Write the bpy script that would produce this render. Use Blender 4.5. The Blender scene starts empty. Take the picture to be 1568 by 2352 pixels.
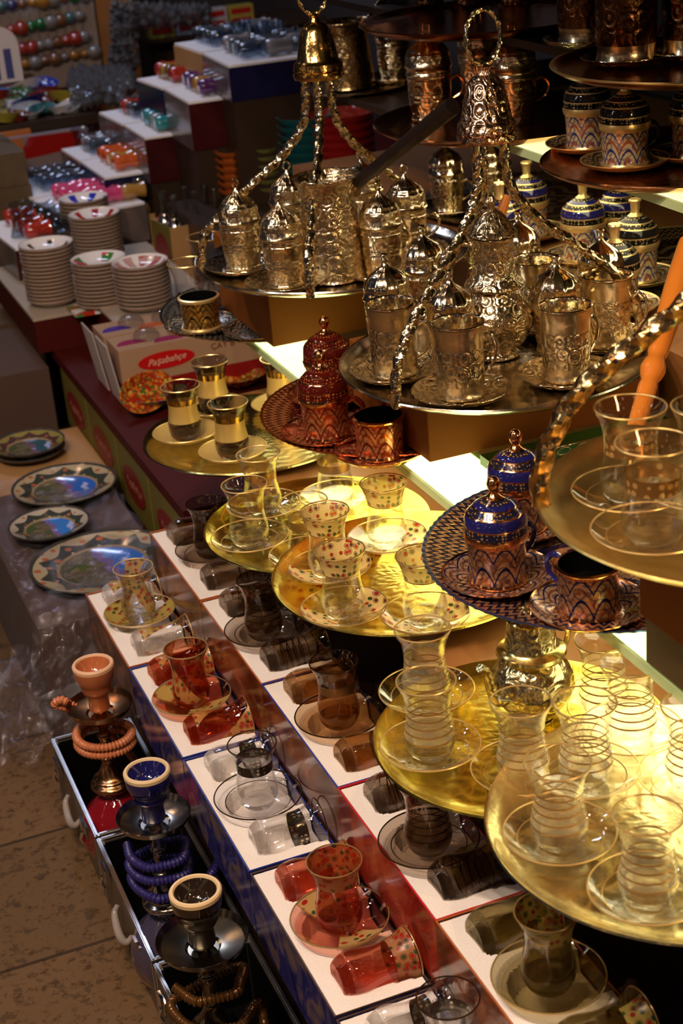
import bpy, math, random
from mathutils import Vector, Matrix
PI = math.pi
random.seed(7)
SC = bpy.context.scene
COL = SC.collection

# ------------------------------------------------------------------ camera
FPX = 3700.0
H = 1.46                                   # camera height above the floor
RM = [[0.9252200867847584, 0.22010160949222185, -0.3090680709955942],
      [-0.3710039011786222, 0.35406626216296266, -0.8584830733964365],
      [-0.07952292952505771, 0.908951243740214, 0.4092477735832793]]
cd = bpy.data.cameras.new('camera')
cam = bpy.data.objects.new('camera', cd)
COL.objects.link(cam)
cam.matrix_world = Matrix.Translation((0, 0, H)) @ Matrix(RM).to_4x4()
cd.sensor_fit = 'VERTICAL'
cd.sensor_height = 36.0
cd.lens = FPX / 2352.0 * 36.0
cd.clip_start = 0.05
cd.clip_end = 60
cd.dof.use_dof = True
cd.dof.focus_distance = 1.9
cd.dof.aperture_fstop = 9.0
SC.camera = cam

# ------------------------------------------------------------------ view, world, lamps
SC.view_settings.view_transform = 'Standard'
SC.view_settings.look = 'None'
SC.view_settings.gamma = 1.0
SC.view_settings.exposure = 0.0
SC.view_settings.use_curve_mapping = False
SC.cycles.transparent_max_bounces = 40
SC.cycles.sample_clamp_indirect = 6.0
SC.cycles.blur_glossy = 0.5
wd = bpy.data.worlds.new('world')
SC.world = wd
wd.use_nodes = True
# dim market hall around the stall: faint bluish air and warm glowing blobs added for sparkle on the metal
_wt = wd.node_tree
_bg = _wt.nodes['Background']
_tc = _wt.nodes.new('ShaderNodeTexCoord')
_vo = _wt.nodes.new('ShaderNodeTexVoronoi'); _vo.inputs['Scale'].default_value = 5.0
_wt.links.new(_tc.outputs['Generated'], _vo.inputs['Vector'])
_rp = _wt.nodes.new('ShaderNodeValToRGB')
_rp.color_ramp.elements[0].position = 0.13; _rp.color_ramp.elements[0].color = (1.0, 0.62, 0.33, 1)
_rp.color_ramp.elements[1].position = 0.22; _rp.color_ramp.elements[1].color = (0.006, 0.006, 0.009, 1)
_wt.links.new(_vo.outputs['Distance'], _rp.inputs[0])
_wt.links.new(_rp.outputs[0], _bg.inputs[0])
_bg.inputs[1].default_value = 2.2

def lamp(name, kind, loc, color, power, size=0.05, target=None, size_y=None):
    d = bpy.data.lights.new(name, kind)
    d.color = color
    d.energy = power
    o = bpy.data.objects.new(name, d)
    o.location = loc
    if kind == 'AREA':
        d.shape = 'RECTANGLE' if size_y else 'DISK'
        d.size = size
        if size_y:
            d.size_y = size_y
        if target:
            o.rotation_euler = (Vector(target) - Vector(loc)).to_track_quat('-Z', 'Y').to_euler()
    else:
        d.shadow_soft_size = size
    COL.objects.link(o)
    return o

WARM = (1.0, 0.66, 0.38)
for _x, _y in ((-0.42, 0.62), (-0.30, 0.98), (-0.55, 1.25), (-0.12, 0.74)):
    lamp('hanging_bulb', 'POINT', (_x, _y, 2.35), (1.0, 0.74, 0.55), 50, 0.022)
lamp('warm_tube', 'AREA', (1.15, -0.10, 1.75), (1.0, 0.62, 0.30), 19, 0.10, (0.85, 1.8, 0.9), 1.0)
lamp('cool_glint_fill', 'AREA', (-0.80, 1.9, 1.9), (0.80, 0.86, 1.0), 3.5, 0.10, (0.8, 1.9, 0.8), 0.9)  # fill light added for cool glints on the metal, stands for no lamp
lamp('hanging_bulb', 'POINT', (0.05, 2.2, 2.75), (1.0, 0.66, 0.42), 10, 0.03)
lamp('hanging_bulb', 'POINT', (0.55, 0.15, 2.5), (1.0, 0.60, 0.32), 26, 0.03)
lamp('hanging_bulb', 'POINT', (-0.6, 3.4, 3.0), (0.85, 0.86, 1.0), 6, 0.06)
lamp('far_tube', 'AREA', (0.8, 5.2, 3.2), (0.62, 0.72, 1.0), 26, 0.15, (1.1, 4.6, 0.7), 1.2)
lamp('far_bulb', 'POINT', (0.2, 4.3, 2.6), (1.0, 0.6, 0.35), 5, 0.04)

# ------------------------------------------------------------------ placing helpers
def _ray(x, y):
    c = Vector((x - 784.0, -(y - 1176.0), -FPX)).normalized()
    return Vector([sum(RM[i][k] * c[k] for k in range(3)) for i in range(3)])
def at(x, y, z):
    q = _ray(x, y)
    t = (z - H) / q.z
    return Vector((q.x * t, q.y * t, z))
def at_y(x, y, Y):
    q = _ray(x, y)
    t = Y / q.y
    return Vector((q.x * t, Y, H + q.z * t))

# ------------------------------------------------------------------ materials
def S2L(c):
    return tuple(((v / 12.92) if v <= 0.04045 else ((v + 0.055) / 1.055) ** 2.4) for v in c)
class NT:
    def __init__(s, name):
        s.m = bpy.data.materials.new(name)
        s.m.use_nodes = True
        s.t = s.m.node_tree
        s.t.nodes.clear()
        s.out = s.t.nodes.new('ShaderNodeOutputMaterial')
    def n(s, typ, ins=None, **kw):
        nd = s.t.nodes.new('ShaderNode' + typ)
        for k, v in kw.items():
            setattr(nd, k, v)
        for k, v in (ins or {}).items():
            s.set(nd.inputs[k], v)
        return nd
    def set(s, inp, v):
        if isinstance(v, bpy.types.NodeSocket):
            s.t.links.new(v, inp)
        elif isinstance(v, (tuple, list)) and len(v) == 3 and inp.type == 'RGBA':
            inp.default_value = (*v, 1)
        else:
            inp.default_value = v
    def math(s, op, a, b=0.0, c=None):
        ins = {0: a, 1: b}
        if c is not None:
            ins[2] = c
        return s.n('Math', ins, operation=op).outputs[0]
    def mix(s, f, a, b):
        nd = s.n('Mix', data_type='RGBA')
        s.set(nd.inputs[0], f); s.set(nd.inputs[6], a); s.set(nd.inputs[7], b)
        return nd.outputs[2]
    def obj(s):
        return s.n('TexCoord').outputs['Object']
    def xyz(s):
        return s.n('SeparateXYZ', {0: s.obj()}).outputs
    def polar(s):
        o = s.xyz()
        ang = s.math('DIVIDE', s.math('ARCTAN2', o[1], o[0]), 2 * PI)
        rad = s.math('SQRT', s.math('ADD', s.math('MULTIPLY', o[0], o[0]), s.math('MULTIPLY', o[1], o[1])))
        return ang, rad, o[2]
    def vec(s, x, y, z=0.0):
        return s.n('CombineXYZ', {0: x, 1: y, 2: z}).outputs[0]
    def ramp(s, fac, stops, interp='LINEAR'):
        nd = s.n('ValToRGB', {0: fac})
        nd.color_ramp.interpolation = interp
        el = nd.color_ramp.elements
        el[0].position = stops[0][0]; el[0].color = (*stops[0][1], 1)
        el[1].position = stops[1][0]; el[1].color = (*stops[1][1], 1)
        for p, c in stops[2:]:
            e = el.new(p); e.color = (*c, 1)
        return nd.outputs[0]
    def fin(s, sh):
        s.t.links.new(sh, s.out.inputs[0])
        return s.m
    def pbsdf(s, col, rough=0.4, metal=0.0, bump=None, bstr=0.3, bdist=0.001, **kw):
        ins = {'Base Color': col, 'Roughness': rough, 'Metallic': metal}
        ins.update(kw)
        if bump is not None:
            ins['Normal'] = s.n('Bump', {'Height': bump, 'Strength': bstr, 'Distance': bdist}).outputs[0]
        return s.n('BsdfPrincipled', ins).outputs[0]

MC = {}
def simple(name, col, rough=0.5, metal=0.0, **kw):
    if name not in MC:
        a = NT(name)
        MC[name] = a.fin(a.pbsdf(col, rough, metal, **kw))
    return MC[name]
def noisy(name, c1, c2, scale=8, rough=0.6, metal=0.0, bstr=0.2, bdist=0.001, detail=4):
    if name not in MC:
        a = NT(name)
        nz = a.n('TexNoise', {'Vector': a.obj(), 'Scale': scale, 'Detail': detail}).outputs[0]
        MC[name] = a.fin(a.pbsdf(a.mix(nz, c1, c2), rough, metal, nz, bstr, bdist))
    return MC[name]

def metal_plain(name, col, rough=0.16, bscale=90, bstr=0.12):
    a = NT(name)
    nz = a.n('TexNoise', {'Vector': a.obj(), 'Scale': bscale, 'Detail': 2}).outputs[0]
    return a.fin(a.pbsdf(col, rough, 1.0, nz, bstr, 0.002))
def metal_emboss(name, col, dark, scale=55, rough=0.17, bstr=0.8):
    # rosettes and beads punched into sheet metal
    a = NT(name)
    ang, rad, z = a.polar()
    v = a.vec(a.math('MULTIPLY', ang, 0.2), z, rad)
    w = a.n('TexVoronoi', {'Vector': v, 'Scale': scale, 'Randomness': 0.55}).outputs['Distance']
    s1 = a.math('SINE', a.math('MULTIPLY', w, 17.0))
    v2 = a.n('TexVoronoi', {'Vector': a.obj(), 'Scale': scale * 7}).outputs['Distance']
    h = a.math('ADD', a.math('MULTIPLY', s1, 0.7), a.math('MULTIPLY', v2, 0.5))
    f = a.math('MULTIPLY_ADD', s1, 0.5, 0.5)
    return a.fin(a.pbsdf(a.mix(f, dark, col), rough, 1.0, h, bstr, 0.0012))
def metal_tray(name, col, dark, rough=0.2, r=0.17, bstr=0.35):
    # round tray with an engraved medallion and engraved ring
    a = NT(name)
    ang, rad, z = a.polar()
    rn = a.math('DIVIDE', rad, r)
    petals = a.math('SINE', a.math('MULTIPLY', ang, 2 * PI * 16))
    wv = a.math('SINE', a.math('ADD', a.math('MULTIPLY', rn, 60.0), a.math('MULTIPLY', petals, 1.5)))
    nz = a.n('TexNoise', {'Vector': a.obj(), 'Scale': 60, 'Detail': 6, 'Distortion': 1.5}).outputs[0]
    vo = a.n('TexVoronoi', {'Vector': a.obj(), 'Scale': 120}).outputs['Distance']
    h = a.math('ADD', a.math('MULTIPLY', wv, 0.35), a.math('ADD', a.math('MULTIPLY', nz, 1.2), a.math('MULTIPLY', vo, 0.3)))
    c = a.mix(a.math('MULTIPLY_ADD', wv, 0.2, a.math('MULTIPLY', nz, 0.8)), dark, col)
    return a.fin(a.pbsdf(c, rough, 1.0, h, bstr, 0.0007))
def enamel_tray(name, cu, dk, mid):
    # etched copper tray: zigzag rim, dotted band, petal medallion
    a = NT(name)
    ang, rad, z = a.polar()
    tri = a.math('PINGPONG', a.math('MULTIPLY', ang, 110.0), 0.5)
    t = a.math('DIVIDE', a.math('SUBTRACT', rad, 0.150), 0.040)
    zz = a.math('PINGPONG', a.math('ADD', a.math('MULTIPLY', t, 2.0), tri), 0.35)
    zz = a.math('GREATER_THAN', zz, 0.17)
    rim = a.mix(zz, cu, dk)
    vo = a.n('TexVoronoi', {'Vector': a.obj(), 'Scale': 190}).outputs['Distance']
    dots = a.math('LESS_THAN', vo, 0.36)
    band = a.mix(dots, dk, cu)
    pet = a.math('SINE', a.math('MULTIPLY', ang, 2 * PI * 9))
    pv = a.math('SINE', a.math('ADD', a.math('MULTIPLY', rad, 190.0), a.math('MULTIPLY', pet, 2.2)))
    med = a.mix(a.math('GREATER_THAN', pv, 0.25), dk, mid)
    inner = a.mix(a.math('GREATER_THAN', rad, 0.128), med, band)
    col = a.mix(a.math('GREATER_THAN', rad, 0.150), inner, rim)
    mt = a.math('GREATER_THAN', rad, 0.128)
    return a.fin(a.pbsdf(col, 0.24, 0.75, a.math('ADD', zz, vo), 0.5, 0.0008, **{'Coat Weight': 0.5, 'Coat Roughness': 0.08}))
def arabesque(name, ground, line, accent, metal=0.85, freq=8.0, rough=0.22):
    # looping leaf ornament around a cup or on a saucer
    a = NT(name)
    ang, rad, z = a.polar()
    s1 = a.math('ABSOLUTE', a.math('SINE', a.math('MULTIPLY', ang, PI * freq)))
    q = a.math('ADD', a.math('MULTIPLY', z, 62.0), a.math('MULTIPLY', s1, -1.1))
    q = a.math('ADD', q, a.math('MULTIPLY', rad, 90.0))
    pp = a.math('PINGPONG', q, 0.8)
    ln = a.math('LESS_THAN', pp, 0.12)
    ac = a.math('GREATER_THAN', pp, 0.62)
    vo = a.n('TexVoronoi', {'Vector': a.obj(), 'Scale': 75, 'Randomness': 0.7}).outputs['Distance']
    sw = a.math('GREATER_THAN', a.math('SINE', a.math('MULTIPLY', vo, 17.0)), 0.45)
    c = a.mix(ac, ground, accent)
    c = a.mix(a.math('MULTIPLY', sw, 0.6), c, line)
    c = a.mix(ln, c, line)
    return a.fin(a.pbsdf(c, rough, metal, a.math('ADD', ln, sw), 0.4, 0.0006, **{'Coat Weight': 0.4, 'Coat Roughness': 0.08}))
def dotted(name, ground, dot, metal=0.5, scale=260, thr=0.35, rough=0.16):
    a = NT(name)
    vo = a.n('TexVoronoi', {'Vector': a.obj(), 'Scale': scale, 'Randomness': 0.3}).outputs['Distance']
    f = a.math('LESS_THAN', vo, thr)
    return a.fin(a.pbsdf(a.mix(f, ground, dot), rough, metal, f, 0.4, 0.0005))
def glass(name, tint=(1, 1, 1), rough=0.0, gl=1.0, wave=0.0):
    # blown glass wall: clear body with fresnel reflections
    if name in MC:
        return MC[name]
    a = NT(name)
    tr = a.n('BsdfTransparent', {0: tint}).outputs[0]
    ins = {'Color': (gl, gl, gl), 'Roughness': rough + 0.03}
    nz = a.n('TexNoise', {'Vector': a.obj(), 'Scale': 45, 'Detail': 1}).outputs[0]
    nrm = a.n('Bump', {'Height': nz, 'Strength': 0.25 + wave, 'Distance': 0.003}).outputs[0]
    ins['Normal'] = nrm
    g = a.n('BsdfAnisotropic', ins).outputs[0]
    lw = a.n('LayerWeight', {0: 0.5}).outputs['Facing']
    f = a.math('MULTIPLY_ADD', a.math('POWER', lw, 3.5), 0.75, 0.045)
    MC[name] = a.fin(a.n('MixShader', {0: f, 1: tr, 2: g}).outputs[0])
    return MC[name]
def thick_glass(name, tint=(1, 1, 1)):
    if name in MC:
        return MC[name]
    a = NT(name)
    nz = a.n('TexNoise', {'Vector': a.obj(), 'Scale': 70, 'Detail': 1}).outputs[0]
    nrm = a.n('Bump', {'Height': nz, 'Strength': 0.3, 'Distance': 0.004}).outputs[0]
    g = a.n('BsdfGlass', {'Color': tint, 'Roughness': 0.02, 'IOR': 1.45, 'Normal': nrm}).outputs[0]
    tr = a.n('BsdfTransparent', {0: tint}).outputs[0]
    MC[name] = a.fin(a.n('MixShader', {0: 0.45, 1: g, 2: tr}).outputs[0])
    return MC[name]
def frosted(name, col, opac=0.55, metal=0.0, rough=0.4, tint=(1, 1, 1)):
    if name in MC:
        return MC[name]
    a = NT(name)
    p = a.pbsdf(col, rough, metal)
    t = a.n('BsdfTranslucent', {0: col}).outputs[0]
    pm = a.n('MixShader', {0: 0.35 if metal < 0.5 else 0.0, 1: p, 2: t}).outputs[0]
    tr = a.n('BsdfTransparent', {0: tint}).outputs[0]
    MC[name] = a.fin(a.n('MixShader', {0: opac, 1: tr, 2: pm}).outputs[0])
    return MC[name]
def flower_print(name, ground, opac=0.85, tint=(1, 1, 1), ribbon=None, scale=110):
    """cream enamel printed with red and green blossoms; ribbon = (turns per metre, width) leaves clear glass between"""
    if name in MC:
        return MC[name]
    a = NT(name)
    ang, rad, z = a.polar()
    v = a.vec(a.math('MULTIPLY', ang, 0.19), a.math('ADD', z, a.math('MULTIPLY', rad, 0.7)), 0.0)
    vo = a.n('TexVoronoi', {'Vector': v, 'Scale': scale, 'Randomness': 0.8}, voronoi_dimensions='2D')
    d = vo.outputs['Distance']; cc = vo.outputs['Color']
    cs = a.n('SeparateColor', {0: cc}).outputs
    blob = a.math('LESS_THAN', d, 0.30)
    ring = a.math('LESS_THAN', a.math('ABSOLUTE', a.math('SUBTRACT', d, 0.42)), 0.045)
    pc = a.ramp(cs[0], [(0.0, (0.45, 0.02, 0.01)), (0.42, (0.05, 0.10, 0.03)), (0.62, (0.12, 0.03, 0.01)), (0.8, (0.5, 0.03, 0.01))], 'CONSTANT')
    use = a.math('GREATER_THAN', cs[1], 0.28)
    c = a.mix(a.math('MULTIPLY', blob, use), ground, pc)
    c = a.mix(a.math('MULTIPLY', ring, a.math('GREATER_THAN', cs[1], 0.55)), c, (0.12, 0.04, 0.01))
    p = a.pbsdf(c, 0.28)
    t = a.n('BsdfTranslucent', {0: c}).outputs[0]
    pm = a.n('MixShader', {0: 0.4, 1: p, 2: t}).outputs[0]
    tr = a.n('BsdfTransparent', {0: tint}).outputs[0]
    fac = opac
    if ribbon:
        q = a.math('FRACT', a.math('ADD', a.math('MULTIPLY', ang, 2.0), a.math('MULTIPLY', z, ribbon[0])))
        fac = a.math('MULTIPLY', a.math('LESS_THAN', q, ribbon[1]), opac)
        gg = a.n('BsdfAnisotropic', {'Color': (1, 1, 1), 'Roughness': 0.03}).outputs[0]
        lw = a.n('LayerWeight', {0: 0.5}).outputs['Facing']
        f = a.math('MULTIPLY_ADD', a.math('POWER', lw, 3.5), 0.75, 0.045)
        tr = a.n('MixShader', {0: f, 1: tr, 2: gg}).outputs[0]
    MC[name] = a.fin(a.n('MixShader', {0: fac, 1: tr, 2: pm}).outputs[0])
    return MC[name]
def emit(name, col, st):
    a = NT(name)
    return a.fin(a.n('Emission', {0: col, 1: st}).outputs[0])
def printed_card(name, c1, c2, c3, scale=22):
    # glossy box side printed with a blurry picture of glasses
    a = NT(name)
    nz = a.n('TexNoise', {'Vector': a.obj(), 'Scale': scale, 'Detail': 3, 'Distortion': 1.2}).outputs[0]
    c = a.ramp(nz, [(0.32, c1), (0.5, c2), (0.66, c3)])
    return a.fin(a.pbsdf(c, 0.14, 0.0, nz, 0.15, 0.002))

SILVER = (0.86, 0.73, 0.52); SDARK = (0.30, 0.25, 0.19)
m_silver = metal_plain('polished_silver', (0.93, 0.80, 0.56), 0.13, 110, 0.25)
m_silver_emb = metal_emboss('embossed_silver', (0.95, 0.80, 0.52), (0.66, 0.52, 0.31), 62, 0.2, 0.5)
def ringed_metal(name, col):
    a = NT(name)
    ang, rad, z = a.polar()
    s1 = a.math('SINE', a.math('MULTIPLY', z, 900.0))
    on = a.math('GREATER_THAN', a.math('SINE', a.math('MULTIPLY', z, 210.0)), 0.2)
    w = a.n('TexVoronoi', {'Vector': a.vec(a.math('MULTIPLY', ang, 0.2), z, 0.0), 'Scale': 46, 'Randomness': 0.8}).outputs['Distance']
    h = a.math('ADD', a.math('MULTIPLY', s1, on), a.math('MULTIPLY', a.math('SINE', a.math('MULTIPLY', w, 15.0)), 1.2))
    return a.fin(a.pbsdf(col, 0.18, 1.0, h, 0.35, 0.0009))
m_silver_ring = ringed_metal('ringed_silver', (0.95, 0.80, 0.53))
m_silver_band = metal_plain('satin_silver_band', (0.84, 0.68, 0.42), 0.24, 200, 0.15)
m_silver_tray = metal_tray('engraved_silver_tray', (0.86, 0.76, 0.58), (0.60, 0.50, 0.36), 0.17, 0.2, 0.3)
m_brass_tray = metal_tray('engraved_brass_tray', (0.86, 0.70, 0.13), (0.70, 0.53, 0.07), 0.2, 0.17)
m_brass_pale = metal_tray('pale_brass_tray', (0.90, 0.79, 0.45), (0.76, 0.62, 0.30), 0.2, 0.19)
m_gold_tray = metal_tray('gilded_tray', (0.95, 0.74, 0.27), (0.78, 0.55, 0.15), 0.36, 0.19)
m_brass_old = metal_tray('dull_brass_tray', (0.60, 0.52, 0.20), (0.42, 0.34, 0.11), 0.2, 0.17)
m_gold = simple('gold_leaf', (0.92, 0.66, 0.26), 0.3, 0.75)
m_goldline = simple('gold_line', (0.62, 0.42, 0.15), 0.3, 0.8)
m_copper = metal_plain('polished_copper', (0.86, 0.40, 0.17), 0.14, 90, 0.15)
m_copper_tray = metal_tray('hammered_copper_tray', (0.62, 0.26, 0.09), (0.36, 0.13, 0.04), 0.22, 0.19)
m_bell = metal_emboss('embossed_bronze_bell', (0.90, 0.62, 0.42), (0.45, 0.25, 0.13), 48, 0.2, 0.6)
m_bell2 = metal_plain('smooth_bronze_bell', (0.66, 0.42, 0.14), 0.16, 120, 0.4)
m_rod = metal_plain('twisted_brass_rod', (0.80, 0.66, 0.42), 0.15, 60, 0.1)
m_rod_gold = metal_plain('twisted_gold_rod', (0.72, 0.48, 0.20), 0.2, 60, 0.1)
m_blue = simple('blue_enamel', (0.012, 0.012, 0.10), 0.07, 0.0, **{'Coat Weight': 1.0})
m_bluedot = dotted('blue_dotted_enamel', (0.02, 0.02, 0.05), (0.45, 0.24, 0.07))
m_red = simple('red_enamel', (0.10, 0.008, 0.004), 0.07, 0.3, **{'Coat Weight': 1.0})
m_reddot = dotted('red_dotted_enamel', (0.10, 0.01, 0.005), (0.55, 0.16, 0.05))
m_black = simple('black_enamel', (0.012, 0.011, 0.012), 0.08)
m_blackdot = dotted('black_dotted_enamel', (0.012, 0.011, 0.01), (0.5, 0.38, 0.16))
m_arab_blue = arabesque('blue_arabesque_copper', (0.70, 0.42, 0.22), (0.02, 0.02, 0.12), (0.5, 0.2, 0.08))
m_arab_red = arabesque('red_arabesque_copper', (0.86, 0.38, 0.16), (0.28, 0.03, 0.01), (0.6, 0.12, 0.03))
m_arab_cream = arabesque('cream_arabesque', (0.62, 0.50, 0.26), (0.03, 0.03, 0.16), (0.4, 0.12, 0.05), 0.2)
m_arab_black = arabesque('black_arabesque_silver', (0.62, 0.55, 0.40), (0.015, 0.013, 0.012), (0.05, 0.04, 0.03), 0.8)
m_arab_gold = arabesque('black_arabesque_gold', (0.62, 0.36, 0.08), (0.03, 0.015, 0.01), (0.4, 0.2, 0.04), 0.85)
m_tray_blue = enamel_tray('blue_etched_tray', (0.62, 0.33, 0.18), (0.02, 0.018, 0.07), (0.55, 0.32, 0.17))
m_tray_red = enamel_tray('red_etched_tray', (0.70, 0.27, 0.12), (0.12, 0.015, 0.01), (0.30, 0.06, 0.03))
m_tray_black = enamel_tray('black_etched_tray', (0.42, 0.38, 0.32), (0.012, 0.012, 0.012), (0.10, 0.09, 0.08))
m_clear = glass('clear_glass')
m_clearfoot = thick_glass('clear_glass_foot')
m_foam = noisy('styrofoam', (0.84, 0.80, 0.77), (0.72, 0.67, 0.63), 420, 0.85, 0, 0.5, 0.0012, 2)
m_foam_far = simple('styrofoam_far', (0.80, 0.80, 0.84), 0.85)
m_card = noisy('brown_cardboard', (0.42, 0.24, 0.09), (0.36, 0.19, 0.07), 6, 0.7, 0, 0.05)
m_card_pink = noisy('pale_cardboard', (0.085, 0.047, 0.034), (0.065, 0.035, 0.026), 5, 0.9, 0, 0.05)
m_wood_dark = noisy('dark_board', (0.035, 0.018, 0.009), (0.02, 0.01, 0.005), 10, 0.4, 0, 0.1)
m_wood_brown = noisy('brown_board', (0.30, 0.13, 0.04), (0.22, 0.09, 0.025), 7, 0.35, 0, 0.05)
m_blackcloth = simple('black_lining', (0.003, 0.003, 0.003), 0.95, **{'Specular IOR Level': 0.02})
m_steel = metal_plain('brushed_aluminium', (0.62, 0.61, 0.60), 0.3, 60, 0.1)
m_chrome = simple('chrome', (0.85, 0.85, 0.85), 0.08, 1.0)
m_porcelain = simple('white_porcelain', (0.70, 0.68, 0.68), 0.15)
m_plateback = simple('unglazed_plate_side', (0.36, 0.27, 0.22), 0.3)

# ------------------------------------------------------------------ mesh helpers
def mesh(name, verts, faces, mats, mi=None, smooth=True, sharp=38):
    me = bpy.data.meshes.new(name)
    me.from_pydata([tuple(v) for v in verts], [], faces)
    for m in mats:
        me.materials.append(m)
    if mi:
        me.polygons.foreach_set('material_index', mi)
    me.polygons.foreach_set('use_smooth', [smooth] * len(me.polygons))
    me.update()
    if smooth:
        me.set_sharp_from_angle(angle=math.radians(sharp))
    return me
class MB:
    """collects shapes of ONE part"""
    def __init__(s):
        s.v = []; s.f = []; s.mi = []
    def add(s, vs, fs, mi=0):
        b = len(s.v)
        s.v += [Vector(v) for v in vs]
        s.f += [tuple(i + b for i in f) for f in fs]
        s.mi += [mi] * len(fs) if isinstance(mi, int) else mi
        return s
    def box(s, x0, x1, y0, y1, z0, z1, mi=0, M=None):
        vs = [Vector((x, y, z)) for x in (x0, x1) for y in (y0, y1) for z in (z0, z1)]
        if M: vs = [M @ v for v in vs]
        return s.add(vs, [(0, 1, 3, 2), (4, 6, 7, 5), (0, 4, 5, 1), (2, 3, 7, 6), (0, 2, 6, 4), (1, 5, 7, 3)], mi)
    def lathe(s, prof, seg=40, M=None, mi=0, wob=None):
        """prof rows (r, z[, material of the band up to the next row])"""
        rings = []; vs = []; fs = []; ms = []
        for row in prof:
            r, z = row[0], row[1]
            if r < 1e-6:
                rings.append([len(vs)]); vs.append(Vector((0, 0, z)))
            else:
                ids = []
                for k in range(seg):
                    a = 2 * PI * k / seg
                    rr = r * (wob(a, z) if wob else 1)
                    ids.append(len(vs)); vs.append(Vector((rr * math.cos(a), rr * math.sin(a), z)))
                rings.append(ids)
        for i in range(len(prof) - 1):
            A, B = rings[i], rings[i + 1]
            m = prof[i][2] if len(prof[i]) > 2 else mi
            for k in range(seg):
                k2 = (k + 1) % seg
                if len(A) == 1 and len(B) == 1: continue
                if len(A) == 1: fs.append((A[0], B[k2], B[k]))
                elif len(B) == 1: fs.append((A[k], A[k2], B[0]))
                else: fs.append((A[k], A[k2], B[k2], B[k]))
                ms.append(m)
        if M: vs = [M @ v for v in vs]
        return s.add(vs, fs, ms)
    def tube(s, pts, rad, seg=8, closed=False, twist=0.0, lobes=0, depth=0.0, mi=0, cap=True):
        pts = [Vector(p) for p in pts]
        n = len(pts)
        T = []
        for i in range(n):
            a = pts[(i - 1) % n] if (closed or i > 0) else pts[i]
            b = pts[(i + 1) % n] if (closed or i < n - 1) else pts[i]
            T.append((b - a).normalized())
        up = Vector((0, 0, 1)) if abs(T[0].z) < 0.9 else Vector((1, 0, 0))
        nn = T[0].cross(up).normalized()
        vs = []; L = 0
        for i in range(n):
            if i:
                L += (pts[i] - pts[i - 1]).length
                nn = (nn - T[i] * nn.dot(T[i])).normalized()
            bb = T[i].cross(nn)
            r = rad(i / (n - 1.0), L) if callable(rad) else rad
            for k in range(seg):
                a = 2 * PI * k / seg
                rr = r * (1 + depth * math.cos(lobes * (a + twist * L))) if lobes else r
                vs.append(pts[i] + nn * (rr * math.cos(a)) + bb * (rr * math.sin(a)))
        fs = []
        for i in range(n if closed else n - 1):
            j = (i + 1) % n
            for k in range(seg):
                k2 = (k + 1) % seg
                fs.append((i * seg + k, i * seg + k2, j * seg + k2, j * seg + k))
        if cap and not closed:
            fs.append(tuple(range(seg - 1, -1, -1)))
            fs.append(tuple((n - 1) * seg + k for k in range(seg)))
        return s.add(vs, fs, mi)
    def ball(s, c, r, seg=12, sc=(1, 1, 1), mi=0):
        n = max(4, seg // 2)
        prof = [(r * math.sin(PI * i / n) if 0 < i < n else 0, -r * math.cos(PI * i / n)) for i in range(n + 1)]
        M = Matrix.Translation(c) @ Matrix.Diagonal((*sc, 1))
        return s.lathe(prof, seg, M, mi)
    def prism(s, poly, z0, z1, mi=0, M=None):
        n = len(poly)
        vs = [Vector((x, y, z0)) for x, y in poly] + [Vector((x, y, z1)) for x, y in poly]
        if M: vs = [M @ v for v in vs]
        fs = [tuple(range(n - 1, -1, -1)), tuple(range(n, 2 * n))] + [(i, (i + 1) % n, n + (i + 1) % n, n + i) for i in range(n)]
        return s.add(vs, fs, mi)
    def get(s, name, *mats, smooth=True, sharp=38):
        return mesh(name, s.v, s.f, list(mats), s.mi, smooth, sharp)
def catmull(P, n=12, closed=False):
    P = [Vector(p) for p in P]; out = []
    m = len(P)
    for i in range(m if closed else m - 1):
        p0 = P[(i - 1) % m] if (closed or i > 0) else P[0] * 2 - P[1]
        p1 = P[i]; p2 = P[(i + 1) % m]
        p3 = P[(i + 2) % m] if (closed or i + 2 < m) else P[-1] * 2 - P[-2]
        for k in range(n):
            t = k / n
            out.append(0.5 * (2 * p1 + (p2 - p0) * t + (2 * p0 - 5 * p1 + 4 * p2 - p3) * t * t + (3 * p1 - p0 - 3 * p2 + p3) * t ** 3))
    if not closed: out.append(P[-1])
    return out
def smoothprof(P, n=6):
    q = catmull([(r, z, 0) for r, z in P], n)
    return [(max(0.0, p.x), p.y) for p in q]

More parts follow.
